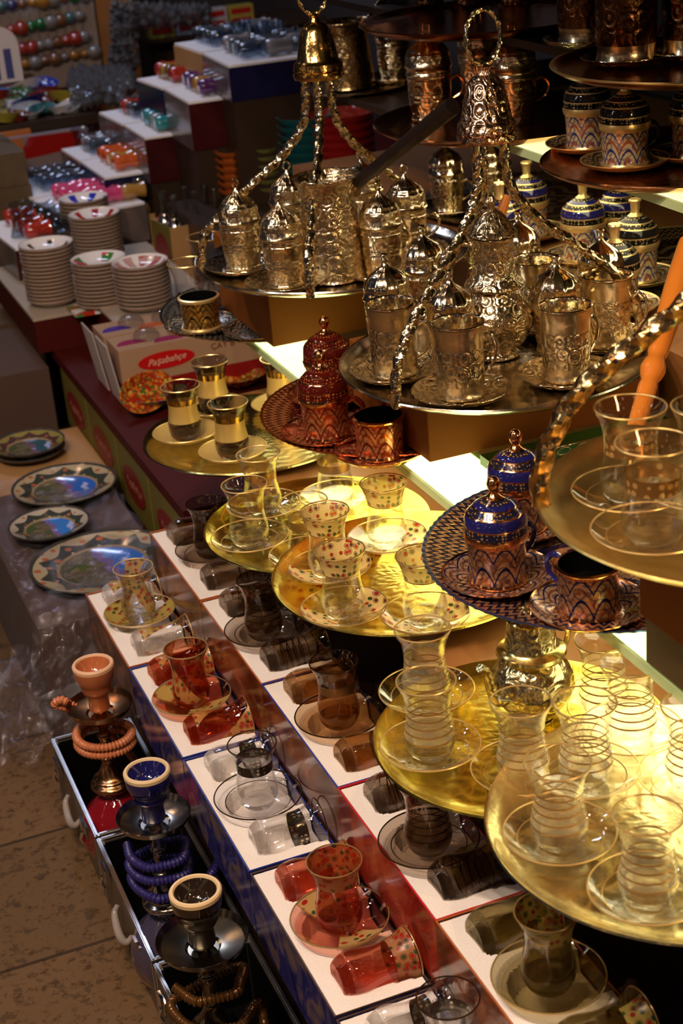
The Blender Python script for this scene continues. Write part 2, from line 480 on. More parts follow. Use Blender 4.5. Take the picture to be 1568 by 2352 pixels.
# ------------------------------------------------------------------ things
def link(name, data, parent=None, loc=(0, 0, 0), rot=(0, 0, 0)):
    o = bpy.data.objects.new(name, data)
    COL.objects.link(o)
    o.parent = parent
    o.location = loc
    o.rotation_euler = rot
    return o
def tag(o, label, cat, group=None, kind=None):
    if kind: o['kind'] = kind
    if label: o['label'] = label
    if cat: o['category'] = cat
    if group: o['group'] = group
    return o
class Kind:
    """a kind of thing: name, category, parts = [(name, mesh, loc, rot, subparts, label)]"""
    def __init__(s, name, cat, parts):
        s.name = name; s.cat = cat; s.parts = parts
def put(K, loc, label, group=None, rz=0.0, rot=None, scale=1.0):
    rot = rot or (0, 0, rz)
    if isinstance(K.parts, bpy.types.Mesh):
        o = link(K.name, K.parts, None, loc, rot)
    else:
        o = link(K.name, None, None, loc, rot)
        o.empty_display_size = 0.02
        for p in K.parts:
            p = list(p) + [(0, 0, 0), (0, 0, 0), [], None][len(p) - 2:]
            c = link(p[0], p[1], o, p[2], p[3])
            if p[5]: c['label'] = p[5]
            for q in p[4]:
                q = list(q) + [(0, 0, 0), (0, 0, 0), None][len(q) - 2:]
                d = link(q[0], q[1], c, q[2], q[3])
                if q[4]: d['label'] = q[4]
    o.scale = (scale,) * 3
    return tag(o, label, K.cat, group)
def structure(name, data, loc=(0, 0, 0), rot=(0, 0, 0), label=None):
    o = link(name, data, None, loc, rot)
    o['kind'] = 'structure'
    if label: o['label'] = label
    return o
def text_mesh(body, size, mat, depth=0.0004, shear=0.0, spacing=1.0):
    c = bpy.data.curves.new('lettering', 'FONT')
    c.body = body; c.size = size; c.extrude = depth; c.shear = shear
    c.align_x = 'CENTER'; c.align_y = 'CENTER'; c.space_character = spacing
    o = bpy.data.objects.new('lettering', c)
    COL.objects.link(o)
    dg = bpy.context.evaluated_depsgraph_get()
    me = bpy.data.meshes.new_from_object(o.evaluated_get(dg))
    bpy.data.objects.remove(o)
    me.materials.clear(); me.materials.append(mat)
    return me
# ================================================================== kinds of things
GP = [(.0, .0185), (.003, .0215), (.012, .0250), (.022, .0262), (.032, .0246), (.042, .0228), (.052, .0222), (.062, .0230), (.073, .0255), (.085, .0305)]
def interp(T, z):
    for i in range(len(T) - 1):
        if T[i][0] <= z <= T[i + 1][0]:
            p0 = T[max(i - 1, 0)][1]; p1 = T[i][1]; p2 = T[i + 1][1]; p3 = T[min(i + 2, len(T) - 1)][1]
            t = (z - T[i][0]) / (T[i + 1][0] - T[i][0])
            return 0.5 * (2 * p1 + (p2 - p0) * t + (2 * p0 - 5 * p1 + 4 * p2 - p3) * t * t + (3 * p1 - p0 - 3 * p2 + p3) * t ** 3)
    return T[-1][1]
def torus_mb(mb, R, z, r, seg=44, k=6, mi=0):
    return mb.tube([(R * math.cos(2 * PI * i / seg), R * math.sin(2 * PI * i / seg), z) for i in range(seg)], r, k, True, mi=mi)
def glass_kind(bands, wallmat, footmat, rimmat, mats, name='tea_glass', prof=GP, seg=40):
    """bands: (z0, z1, index of material); index 0 is the bare wall"""
    h = prof[-1][0]
    zs = sorted(set([round(.011 + (h - .011) * i / 20, 5) for i in range(21)] + [b for bb in bands for b in bb[:2]]))
    def mi(z):
        for b in bands:
            if b[0] <= z < b[1]: return b[2]
        return 0
    P = [(interp(prof, z), z, mi(z + 1e-6)) for z in zs]
    P[-1] = (P[-1][0], P[-1][1], 0)
    inner = [(interp(prof, z) - .0014, max(z, .0135), 0) for z in reversed(zs) if z > .012]
    body = MB().lathe(P + inner + [(0.0, .0128)], seg).get('glass_wall', wallmat, *mats)
    fz = [0, .002, .005, .008, .011]
    foot = MB().lathe([(0, .0012), (.012, .0008)] + [(interp(prof, z), z) for z in fz] + [(.014, .0118), (0, .0115)], seg).get('glass_foot', footmat)
    parts = [('glass_wall', body), ('glass_foot', foot)]
    if rimmat:
        parts.append(('rim_line', torus_mb(MB(), interp(prof, h) - .0006, h, .0009).get('rim_line', rimmat)))
    return Kind(name, 'glass', parts)
def saucer_kind(mat, rimmat, ring=None, name='saucer', R=.054, footmat=None):
    s = R / .054
    P = [(0, .0035), (.018, .0035), (.021, .0022), (.025, .0040), (.033, .0062), (.040, .0085, 1 if ring else 0), (.0412, .0089), (.048, .0122), (.054, .0160), (.0543, .0150),
         (.048, .0102), (.040, .0065), (.028, .0016), (.024, .0004), (0, .0004)]
    P = [(p[0] * s,) + p[1:] for p in P]
    parts = [('dish', MB().lathe(P, 48).get('dish', mat, ring or mat))]
    if rimmat:
        parts.append(('rim_line', torus_mb(MB(), R, .0158, .0009, 56).get('rim_line', rimmat)))
    return Kind(name, 'saucer', parts)

m_frost = frosted('frosted_ring', (0.82, 0.76, 0.50), 0.20)
m_goldmatte = frosted('matte_gold_band', (0.80, 0.56, 0.17), 0.92, 0.6, 0.35)
m_goldshiny = frosted('shiny_gold_band', (0.62, 0.40, 0.10), 0.9, 1.0, 0.12)
m_bronzeband = frosted('bronze_band', (0.35, 0.19, 0.06), 0.85, 0.8, 0.3)
m_scrollband = dotted('scrolled_brown_band', (0.22, 0.11, 0.03), (0.55, 0.33, 0.12), 0.5, 130, 0.33)
m_silverband = dotted('scrolled_silver_band', (0.10, 0.085, 0.065), (0.55, 0.46, 0.34), 0.85, 170, 0.3)
m_floral = flower_print('floral_cream_band', (0.86, 0.68, 0.28), 0.93)
m_floral_red = flower_print('floral_band_on_red', (0.50, 0.22, 0.08), 0.85, (0.8, 0.3, 0.15))
m_sm = glass('smoke_glass', (0.74, 0.68, 0.62)); m_smf = thick_glass('smoke_glass_foot', (0.74, 0.68, 0.62))
m_br = glass('brown_glass', (0.85, 0.73, 0.58)); m_brf = thick_glass('brown_glass_foot', (0.8, 0.66, 0.5))
m_rd = glass('amber_red_glass', (0.88, 0.57, 0.44)); m_rdf = thick_glass('amber_red_glass_foot', (0.85, 0.5, 0.35))
m_pk = glass('rose_glass', (0.90, 0.66, 0.58)); m_pkf = thick_glass('rose_glass_foot', (0.88, 0.58, 0.5))
m_gr = glass('olive_smoke_glass', (0.74, 0.70, 0.56)); m_grf = thick_glass('olive_smoke_glass_foot', (0.7, 0.65, 0.5))
m_iri = glass('grey_violet_glass', (0.68, 0.62, 0.60)); m_irif = thick_glass('grey_violet_glass_foot', (0.65, 0.58, 0.58))
m_darkline = simple('dark_gold_line', (0.10, 0.06, 0.025), 0.25, 0.9)
m_rib_clear = flower_print('floral_ribbon_on_clear', (0.55, 0.36, 0.09), 0.9, (1, 1, 1), (6.0, 0.34))
m_rib_red = flower_print('floral_ribbon_on_amber', (0.62, 0.30, 0.08), 0.85, (0.88, 0.57, 0.44), (10.0, 0.36))
m_med_cream = flower_print('floral_medallions', (0.86, 0.68, 0.28), 0.9, (1, 1, 1), (0.0, 0.42))
m_med_dark = flower_print('floral_medallions_dark', (0.55, 0.42, 0.10), 0.9, (1, 1, 1), (0.0, 0.55))
m_med_red = flower_print('floral_medallions_on_amber', (0.60, 0.42, 0.12), 0.9, (0.88, 0.57, 0.44), (0.0, 0.5))
m_med_pink = flower_print('floral_medallions_on_rose', (0.60, 0.42, 0.16), 0.9, (0.90, 0.66, 0.58), (0.0, 0.36))
m_frostgold = frosted('frosted_gold_saucer', (0.80, 0.62, 0.24), 0.62, 0.0, 0.35)

RL = [.0225, .031, .0395, .048, .0565]
ringb = []
for i, z in enumerate(RL):
    ringb.append((z, z + .0019, 2))
    if i < 4: ringb.append((z + .0019, RL[i + 1], 1))
K_ring = glass_kind(ringb, m_clear, m_clearfoot, m_gold, [m_frost, simple('ring_line', (0.34, 0.20, 0.06), 0.35, 0.5)])
K_ring_sm = glass_kind([(z, z + .0014, 1) for z in RL], m_sm, m_smf, m_darkline, [m_darkline])
K_floral = glass_kind([(.058, .0595, 1), (.0595, .083, 2)], m_clear, m_clearfoot, m_goldline, [m_goldline, m_floral])
K_goldA = glass_kind([(.030, .058, 1), (.058, .067, 2)], m_iri, m_irif, m_gold, [m_goldmatte, m_goldshiny])
K_band = glass_kind([(.050, .062, 1)], m_clear, m_clearfoot, m_gold, [m_bronzeband])
K_bandbr = glass_kind([(.046, .060, 1)], m_clear, m_clearfoot, m_gold, [m_scrollband])
K_silverb = glass_kind([(.050, .064, 1)], m_clear, m_clearfoot, m_darkline, [m_silverband])
K_brown = glass_kind([(.048, .060, 1)], m_br, m_brf, m_darkline, [m_bronzeband])
K_rib = glass_kind([(.012, .084, 1)], m_clear, m_clearfoot, m_gold, [m_rib_clear])
K_ribred = glass_kind([(.012, .084, 1)], m_rd, m_rdf, m_goldline, [m_rib_red])
K_pink = glass_kind([(.060, .083, 1)], m_pk, m_pkf, m_goldline, [m_floral_red])
K_olive = glass_kind([(.060, .083, 1)], m_gr, m_grf, m_goldline, [m_med_dark])
K_smoke = glass_kind([(.060, .062, 1)], m_sm, m_smf, m_darkline, [m_darkline])
K_clearlow = glass_kind([(.050, .064, 1)], m_clear, m_clearfoot, m_darkline, [m_silverband])
S_gold = saucer_kind(m_clear, m_gold, m_goldline)
S_floral = saucer_kind(m_med_cream, m_goldline)
S_frost = saucer_kind(m_frostgold, m_gold)
S_sm = saucer_kind(m_sm, m_darkline, m_darkline)
S_br = saucer_kind(m_br, m_darkline)
S_red = saucer_kind(m_med_red, m_goldline)
S_pink = saucer_kind(m_med_pink, m_goldline)
S_silver = saucer_kind(m_clear, m_darkline, m_silverband)
S_rib = saucer_kind(m_med_dark, m_gold)
S_olive = saucer_kind(m_gr, m_gold)

# ---- metal cups
def cup_handle(R, z, r=.0022, s=1.0, mat=None):
    P = catmull([(R - .001, 0, z + .018 * s), (R + .010, 0, z + .022 * s), (R + .019, 0, z + .012 * s), (R + .015, 0, z - .002 * s), (R + .004, 0, z - .010 * s), (R - .001, 0, z - .012 * s)], 5)
    return MB().tube(P, lambda t, L: r * (1.2 - .4 * t), 7).get('handle', mat or m_silver)
def finial_ring(z, r=.0065, mat=None):
    b = MB()
    b.lathe([(.0045, z), (.0032, z + .003), (.0025, z + .0045), (.0035, z + .006), (0, z + .0075)], 14)
    b.tube([(r * .8 * math.cos(2 * PI * i / 16), 0, z + .0115 + r * math.sin(2 * PI * i / 16)) for i in range(16)], .0014, 6, True)
    return b.get('ring_finial', mat or m_silver)
def finial_spool(z, mat=None):
    return MB().lathe([(.005, z), (.0035, z + .003), (.0048, z + .007), (.0036, z + .010), (.0055, z + .0135), (.0048, z + .0145), (.002, z + .0135), (0, z + .013)], 18).get('knob', mat or m_silver)
def lidded_cup(ring=True, tall=.070, R=.0295):
    body = MB().lathe([(0, .001), (R * .86, .001), (R * .9, .004), (R * .86, .006), (R * .84, .010), (R * .93, .020), (R * .97, tall * .5), (R, tall - .012), (R * 1.03, tall - .010), (R * 1.0, tall - .008), (R * 1.0, tall - .003), (R * 1.05, tall), (R * .9, tall)], 40).get('cup_body', m_silver_ring if ring else m_silver_emb)
    t = tall
    rib = (lambda a, z: 1 + .03 * math.cos(a * 12) * (1 if z > t + .012 else 0))
    lid = MB().lathe([(R * 1.07, t + .0005), (R * 1.09, t + .002), (R * 1.03, t + .005), (R * 1.0, t + .010), (R * .97, t + .014), (R * .99, t + .016), (R * .9, t + .024), (R * .72, t + .032), (R * .42, t + .038), (R * .22, t + .042), (R * .14, t + .046), (0, t + .047)], 48, wob=rib).get('cup_lid', m_silver_ring if ring else m_silver)
    fin = finial_ring(t + .045) if ring else finial_spool(t + .044)
    return Kind('lidded_cup', 'cup', [('cup_body', body, (0, 0, 0), (0, 0, 0), [('handle', cup_handle(R, tall * .5))]), ('lid', lid, (0, 0, 0), (0, 0, 0), [('finial', fin)])])
K_cup_ring = lidded_cup(True)
K_cup_spool = lidded_cup(False, .066, .030)
def mug_kind():
    R = .031; h = .088
    body = MB().lathe([(0, .001), (R * .93, .001), (R * .96, .004), (R * .90, .008), (R * .90, .014), (R * .93, .018, 1), (R * .955, h - .026, 0), (R * .96, h - .014), (R * .985, h - .012), (R * .985, h - .006), (R * 1.0, h - .003), (R * 1.0, h)], 44).get('cup_holder', m_silver_band, m_silver_emb)
    inn = MB().lathe([(R * 1.0, h + .0003), (R * 1.05, h + .0012), (R * 1.06, h + .0028), (R * 1.02, h + .0036), (R * .97, h + .0025), (R * .93, h - .002), (R * .90, .02), (0, .016)], 44).get('inner_cup', m_silver)
    return Kind('metal_mug', 'mug', [('cup_holder', body, (0, 0, 0), (0, 0, 0), [('handle', cup_handle(R, h * .42, .0022, 1.4))]), ('inner_cup', inn)])
K_mug = mug_kind()
S_metal = Kind('metal_saucer', 'saucer', MB().lathe([(0, .0035), (.030, .0035), (.033, .0025), (.040, .0050), (.052, .0085), (.0575, .0125), (.0595, .0135), (.0598, .0125), (.054, .0070), (.036, .0005), (0, .0005)], 56, wob=lambda a, z: 1 + (.006 * math.cos(a * 28) if z > .012 else 0)).get('metal_saucer', m_silver_emb))
def enamel_cup(body_m, lid_m, dot_m, edge_m, knob=0, lid=True):
    R = .0325
    cb = MB().lathe([(0, .001, 2), (R * .98, .001, 2), (R * 1.02, .003, 2), (R * .98, .006, 0), (R * .93, .010, 0), (R * .94, .03, 0), (R * .99, .048, 2), (R * 1.04, .050, 2), (R * 1.05, .053, 2), (R * .93, .054, 1), (R * .90, .03, 1), (0, .026)], 44).get('cup_body', body_m, m_blackcloth if not lid else edge_m, edge_m)
    hd = cup_handle(R, .030, .0030, 1.0, lid_m)
    parts = [('cup_body', cb, (0, 0, 0), (0, 0, 0), [('handle', hd)])]
    if lid:
        z = .053
        lp = [(R * 1.06, z, 2), (R * 1.08, z + .003, 2), (R * 1.04, z + .006, 1), (R * 1.03, z + .014, 2), (R * 1.03, z + .0155, 0), (R * 1.0, z + .023, 0), (R * .945, z + .0265, 2), (R * .90, z + .028, 1), (R * .74, z + .0335, 2), (R * .70, z + .035, 0), (R * .52, z + .039, 1), (R * .34, z + .042, 2), (R * .22, z + .045, 2), (R * .16, z + .048, 2), (0, z + .049)]
        lm = MB().lathe(lp, 44).get('cup_lid', lid_m, dot_m, edge_m)
        if knob == 0: kb = MB().lathe([(.0045, z + .045), (.0042, z + .049), (.0068, z + .053), (.0078, z + .058), (.0060, z + .063), (.003, z + .0655), (0, z + .066)], 20).get('knob', edge_m)
        else: kb = MB().lathe([(.0080, z + .043), (.0060, z + .047), (.0072, z + .060), (.0095, z + .064), (.0085, z + .066), (0, z + .064)], 20).get('knob', edge_m)
        parts.append(('lid', lm, (0, 0, 0), (0, 0, 0), [('knob', kb)]))
    return Kind('lidded_coffee_cup' if lid else 'coffee_cup', 'cup', parts)
K_blue = enamel_cup(m_arab_blue, m_blue, m_bluedot, m_copper)
K_blue_open = enamel_cup(m_arab_blue, m_blue, m_bluedot, m_copper, 0, False)
K_red = enamel_cup(m_arab_red, m_red, m_reddot, m_copper)
K_red_open = enamel_cup(m_arab_red, m_red, m_reddot, m_copper, 0, False)
K_cream = enamel_cup(m_arab_cream, m_blue, m_blackdot, m_gold, 1)
K_creamblk = enamel_cup(m_arab_cream, m_black, m_blackdot, m_gold, 1)
K_gold_open = enamel_cup(m_arab_gold, m_black, m_blackdot, m_gold, 0, False)
def enamel_saucer(m, edge):
    return Kind('etched_saucer', 'saucer', MB().lathe([(0, .0035), (.034, .0035), (.036, .0025), (.040, .0045), (.050, .0075), (.0585, .0125, 1), (.0605, .0140, 1), (.0605, .0125, 1), (.054, .0068), (.036, .0005), (0, .0005)], 56).get('etched_saucer', m, edge))
S_blue = enamel_saucer(arabesque('blue_saucer', (0.66, 0.42, 0.24), (0.02, 0.02, 0.10), (0.35, 0.14, 0.06), 0.7, 9), m_copper)
S_redc = enamel_saucer(arabesque('red_saucer', (0.42, 0.12, 0.05), (0.16, 0.02, 0.01), (0.75, 0.30, 0.13), 0.7, 9), m_copper)
S_black = enamel_saucer(arabesque('black_saucer', (0.60, 0.56, 0.48), (0.01, 0.01, 0.01), (0.05, 0.04, 0.035), 0.7, 9), m_silver)
S_cream = enamel_saucer(arabesque('cream_saucer', (0.50, 0.38, 0.18), (0.03, 0.02, 0.03), (0.3, 0.13, 0.05), 0.5, 9), m_gold)
def tray_mesh(mat, r, edge=None, depth=.014):
    return MB().lathe([(0, .003), (r * .55, .003), (r - .034, .003), (r - .022, .0045), (r - .010, depth * .6), (r - .003, depth, 1), (r, depth + .001, 1), (r + .0012, depth - .0008, 1), (r, depth - .002, 0), (r - .010, depth * .4), (r - .024, .0008), (0, .0)], 120).get('tray', mat, edge or mat)
def tray(r, mat, edge=None, depth=.014):
    return Kind('round_tray', 'tray', tray_mesh(mat, r, edge, depth))
def wavy_tray(r, mat, edge):
    w = lambda a, z: 1 + (.004 * math.cos(a * 90) if z > .008 else 0)
    return Kind('etched_tray', 'tray', MB().lathe([(0, .003), (r - .062, .003), (r - .056, .005), (r - .040, .006), (r - .004, .0125, 1), (r, .0135, 1), (r, .0115, 0), (r - .02, .005), (r - .04, .0), (0, .0)], 270, wob=w).get('etched_tray', mat, edge))
def hanging_tray(r, hb, a0, traymat, rodmat, bellmat, ribs=0, rb=.031, ringR=.0235, rodR=.0060):
    parts = [('tray_dish', tray_mesh(traymat, r, None, .015))]
    for a in a0:
        prof = [(.021, hb + .004), (.022, hb - .030), (.030, hb - .065), (.062, hb - .105), (.112, hb - .145), (r * .80, hb - .185), (r * .94, hb * .22), (r * .985, hb * .10), (r * .985, .008)]
        P = catmull([(q * math.cos(a), q * math.sin(a), z) for q, z in prof], 30)
        parts.append(('handle_rod', MB().tube(P, rodR, 15, twist=-.48 / rodR, lobes=3, depth=.20).get('handle_rod', rodmat)))
    wob = (lambda a, z: 1 + .035 * math.cos(a * ribs) * (1 if z > hb + .022 else 0)) if ribs else None
    bell = MB().lathe([(rb * .5, hb + .001), (rb * .98, hb), (rb * 1.02, hb + .004), (rb * 1.0, hb + .009), (rb * .93, hb + .010), (rb * .99, hb + .012), (rb * .96, hb + .021), (rb * .86, hb + .024), (rb * .82, hb + .026), (rb * .72, hb + .045), (rb * .58, hb + .066), (rb * .42, hb + .074), (rb * .22, hb + .077), (rb * .16, hb + .082), (rb * .24, hb + .086), (0, hb + .090)], 60, wob=wob).get('bell', bellmat)
    rg = MB().tube([(ringR * .92 * math.cos(2 * PI * i / 120), 0, hb + .088 + ringR * 1.32 + ringR * 1.32 * math.sin(2 * PI * i / 120)) for i in range(120)], .0028, 12, True, twist=-130, lobes=3, depth=.17).get('hanging_ring', rodmat)
    Mr = -math.pi * 0.02
    parts.append(('bell', bell, (0, 0, 0), (0, 0, 0), [('hanging_ring', rg, (0, 0, 0), (0, 0, Mr))]))
    return Kind('hanging_tray', 'tray', parts)
def box_kind(name, cat, x, y, z, mat, bev=.0015):
    return Kind(name, cat, beveled(x, y, z, mat, bev))
def beveled(x, y, z, mat, b=.0015, name='box'):
    import bmesh
    bm = bmesh.new()
    bmesh.ops.create_cube(bm, size=1.0)
    for v in bm.verts:
        v.co = Vector(((v.co.x + .5) * x, (v.co.y + .5) * y, (v.co.z + .5) * z))
    if b > 0:
        bmesh.ops.bevel(bm, geom=list(bm.edges), offset=b, segments=2, affect='EDGES', profile=0.5)
    me = bpy.data.meshes.new(name)
    bm.to_mesh(me); bm.free()
    me.materials.append(mat)
    return me

# ---- cartons with styrofoam trays
BL, BW, BH = .2655, .108, .088
def foam_mesh(L=BL - .006, W=BW - .006, depth=.024):
    nx, ny = 44, 96
    ys = [.045, L - .045]
    def inside(x, y):
        m = 9
        for yc in ys:                                   # bed of a lying glass
            t = (x - .022) / .085
            if 0 <= t <= 1.2:
                w = .0235 + .006 * max(0, (t - .5)) * 2
                e = min(t / .16, 1)
                w *= (0.75 + .25 * e)
                m = min(m, abs(y - yc) - w)
        d = math.hypot(x - .052, y - L / 2) - .036         # well under the saucer
        if x > .03: d = min(d, abs(y - L / 2) - .030)
        return min(m, d)
    vs = []; fs = []
    for j in range(ny + 1):
        for i in range(nx + 1):
            x = W * i / nx; y = L * j / ny
            m = inside(x, y)
            t = min(1, max(0, .5 - m / .0036))
            z = -depth * t * t * (3 - 2 * t) + random.uniform(-.00015, .00015)
            vs.append((x, y, z))
    for j in range(ny):
        for i in range(nx):
            a = j * (nx + 1) + i
            fs.append((a, a + 1, a + nx + 2, a + nx + 1))
    b = len(vs)
    per = [j * (nx + 1) for j in range(ny, 0, -1)] + list(range(0, nx)) + [j * (nx + 1) + nx for j in range(0, ny)] + [ny * (nx + 1) + i for i in range(nx, 0, -1)]
    for p in per: vs.append((vs[p][0], vs[p][1], -.034))
    n = len(per)
    for k in range(n): fs.append((per[k], b + k, b + (k + 1) % n, per[(k + 1) % n]))
    fs.append(tuple(b + k for k in range(n)))
    return mesh('foam_insert', vs, fs, [m_foam], smooth=True, sharp=50)
FOAM = foam_mesh()
def carton_kind(side, edge, floor=None, L=BL, W=BW, h=BH, foam=FOAM):
    t = .0014
    b = MB()
    b.box(0, W, 0, L, 0, .003, 0)
    for x0, x1, y0, y1 in ((0, t, 0, L), (W - t, W, 0, L), (t, W - t, 0, t), (t, W - t, L - t, L)):
        b.box(x0, x1, y0, y1, .003, h - .0015, 0)
        b.box(x0, x1, y0, y1, h - .0015, h, 1)
    body = b.get('carton_body', side, edge, smooth=False)
    return Kind('glassware_carton', 'box', [('carton_body', body), ('foam_insert', foam, (.003, .003, h - .002))])
card_amber = printed_card('amber_printed_card', (0.02, 0.005, 0.003), (0.10, 0.022, 0.007), (0.26, 0.08, 0.028), 12)
card_red = printed_card('red_printed_card', (0.06, 0.004, 0.003), (0.24, 0.012, 0.008), (0.34, 0.07, 0.03), 12)
card_blue = printed_card('blue_printed_card', (0.012, 0.012, 0.05), (0.03, 0.03, 0.15), (0.16, 0.11, 0.10))
card_brown = printed_card('brown_printed_card', (0.03, 0.012, 0.006), (0.10, 0.035, 0.012), (0.25, 0.10, 0.04))
e_orange = simple('orange_card_edge', (0.42, 0.10, 0.02), 0.5)
e_blue = simple('blue_card_edge', (0.02, 0.04, 0.30), 0.4)
e_red = simple('red_card_edge', (0.55, 0.01, 0.02), 0.4)
e_dark = simple('dark_card_edge', (0.06, 0.03, 0.02), 0.5)

# ---- hookahs
def hookah(bowl_m, rimm, metal_m, vase_m, hose_m, hose_pts, dish_m, dish_R=.048):
    parts = []
    vase = MB().lathe(smoothprof([(.0, .0), (.034, .001), (.040, .010), (.052, .035), (.056, .062), (.050, .088), (.030, .112), (.018, .125), (.016, .140)], 5), 44, wob=lambda a, z: 1 + .03 * math.cos(a * 8) * (1 if .01 < z < .11 else 0)).get('vase', vase_m)
    parts.append(('vase', vase))
    stem = MB().lathe(smoothprof([(.024, .132), (.030, .136), (.031, .142), (.025, .147), (.026, .151), (.020, .156), (.012, .170), (.009, .180), (.013, .186), (.009, .192), (.008, .215), (.011, .222), (.007, .228), (.007, .262), (.010, .274), (.0, .276)], 4), 32).get('stem', metal_m)
    parts.append(('stem', stem))
    dish = MB().lathe([(.006, .260), (.018, .260), (.021, .263), (.030, .264), (dish_R * .9, .268), (dish_R, .276), (dish_R * 1.01, .275), (dish_R * .92, .266), (.030, .261), (.010, .257)], 52).get('dish', dish_m)
    parts.append(('dish', dish))
    bowl = MB().lathe([(.0, .268, 0), (.0150, .268, 0), (.0162, .271, 0), (.0152, .290, 0), (.0185, .295, 0), (.0225, .303, 0), (.0222, .308, 0), (.0240, .311, 0), (.0280, .322, 0), (.0295, .332, 0), (.0298, .336, 1), (.0300, .3405, 1), (.0285, .3425, 1), (.0255, .3425, 1), (.0240, .340, 0), (.0205, .326, 0), (.013, .318, 0), (.004, .316, 0), (0, .317)], 44).get('tobacco_bowl', bowl_m, rimm)
    parts.append(('tobacco_bowl', bowl))
    P = catmull(hose_pts, 26)
    hose = MB().tube(P, lambda t, L: .0058 * (1 + .16 * math.sin(L * 2 * PI / .0052)), 10).get('hose', hose_m)
    parts.append(('hose', hose))
    return Kind('hookah', 'hookah', parts)
def coil(R, z0, z1, turns, a0=0, n=9, wob=0.0, cx=0, cy=0):
    out = []
    for i in range(int(turns * n) + 1):
        a = a0 + 2 * PI * i / n; t = i / (turns * n)
        out.append((cx + (R + wob * math.sin(3 * a)) * math.cos(a), cy + (R + wob * math.cos(2 * a)) * math.sin(a), z0 + (z1 - z0) * t + wob * .4 * math.sin(a * 1.3)))
    return out
cl_br = simple('brown_clay', (0.42, 0.13, 0.05), 0.12, **{'Coat Weight': 0.6}); cl_bl = simple('navy_clay', (0.01, 0.01, 0.09), 0.1, **{'Coat Weight': 0.8}); cl_bk = simple('black_clay', (0.02, 0.012, 0.008), 0.1, **{'Coat Weight': 0.8})
cl_rim = simple('unglazed_clay_rim', (0.66, 0.50, 0.28), 0.5); cl_rim2 = simple('unglazed_orange_rim', (0.70, 0.44, 0.26), 0.5)
m_bronze = metal_plain('dark_bronze', (0.42, 0.22, 0.10), 0.22, 40, 0.05)
m_gun = metal_plain('gunmetal', (0.40, 0.36, 0.32), 0.18, 40, 0.05)
m_gunk = metal_plain('dark_gunmetal', (0.22, 0.19, 0.14), 0.2, 40, 0.05)
h_or = simple('orange_hose', (0.50, 0.17, 0.07), 0.4); h_bl = simple('blue_hose', (0.020, 0.016, 0.13), 0.45); h_bk = simple('black_gold_hose', (0.12, 0.055, 0.015), 0.3, 0.5)
v_red = simple('ruby_vase_glass', (0.20, 0.006, 0.012), 0.04, **{'Coat Weight': 1.0}); v_blue = simple('white_blue_vase', (0.05, 0.042, 0.08), 0.08, **{'Coat Weight': 1.0}); v_blk = simple('black_vase', (0.02, 0.02, 0.025), 0.08, **{'Coat Weight': 1.0})
def case_kind(L=.292, W=.128, h=.108):
    t = .004
    b = MB()
    for x0, x1, y0, y1 in ((0, t, 0, L), (W - t, W, 0, L), (t, W - t, 0, t), (t, W - t, L - t, L)):
        b.box(x0, x1, y0, y1, .002, h - .004)
    shell = b.get('case_wall', simple('case_side_panel', (0.10, 0.08, 0.065), 0.35, 0.3), smooth=False)
    e = MB()
    for (x0, x1, y0, y1) in ((-.002, .0035, -.002, L + .002), (W - .0035, W + .002, -.002, L + .002), (.0035, W - .0035, -.002, .0035), (.0035, W - .0035, L - .0035, L + .002)):
        e.box(x0, x1, y0, y1, h - .005, h)
        e.box(x0 + .0014, x1 - .0014, y0 + .0014, y1 - .0014, h, h + .0022)
    for cx, cy in ((-.002, -.002), (-.002, L - .008), (W - .008, -.002), (W - .008, L - .008)):
        e.box(cx, cx + .010, cy, cy + .010, 0, h - .005)
    edge = e.get('case_edge', m_steel, smooth=False)
    lin = MB().box(t, W - t, t, L - t, .002, .006).box(t, t + .002, t, L - t, .006, h - .006).box(W - t - .002, W - t, t, L - t, .006, h - .006).box(t + .002, W - t - .002, t, t + .002, .006, h - .006).box(t + .002, W - t - .002, L - t - .002, L - t, .006, h - .006).get('case_lining', m_blackcloth, smooth=False)
    lat = MB().box(-.008, -.002, 0, .024, -.004, .018).box(-.011, -.007, .004, .020, .004, .026).tube([(-.010, .012, .004), (-.014, .012, -.006), (-.011, .012, -.016)], .003, 8)
    latch = lat.get('latch', m_chrome, smooth=False)
    hp = catmull([(-.003, 0, 0), (-.010, .004, -.010), (-.013, .026, -.020), (-.013, .050, -.020), (-.010, .072, -.010), (-.003, .076, 0)], 6)
    hd = MB().tube(hp, lambda t, L: .0050 * (0.7 + .5 * math.sin(PI * t)), 10).get('case_handle', simple('white_plastic', (0.30, 0.26, 0.23), 0.3))
    return Kind('metal_case', 'case', [('case_wall', shell, (0, 0, 0), (0, 0, 0), [('latch', latch, (0, .045, h - .03)), ('latch', latch, (0, .228, h - .03)), ('case_handle', hd, (-.002, .102, h - .035))]),
                                        ('case_edge', edge), ('case_lining', lin)])
K_case = case_kind()
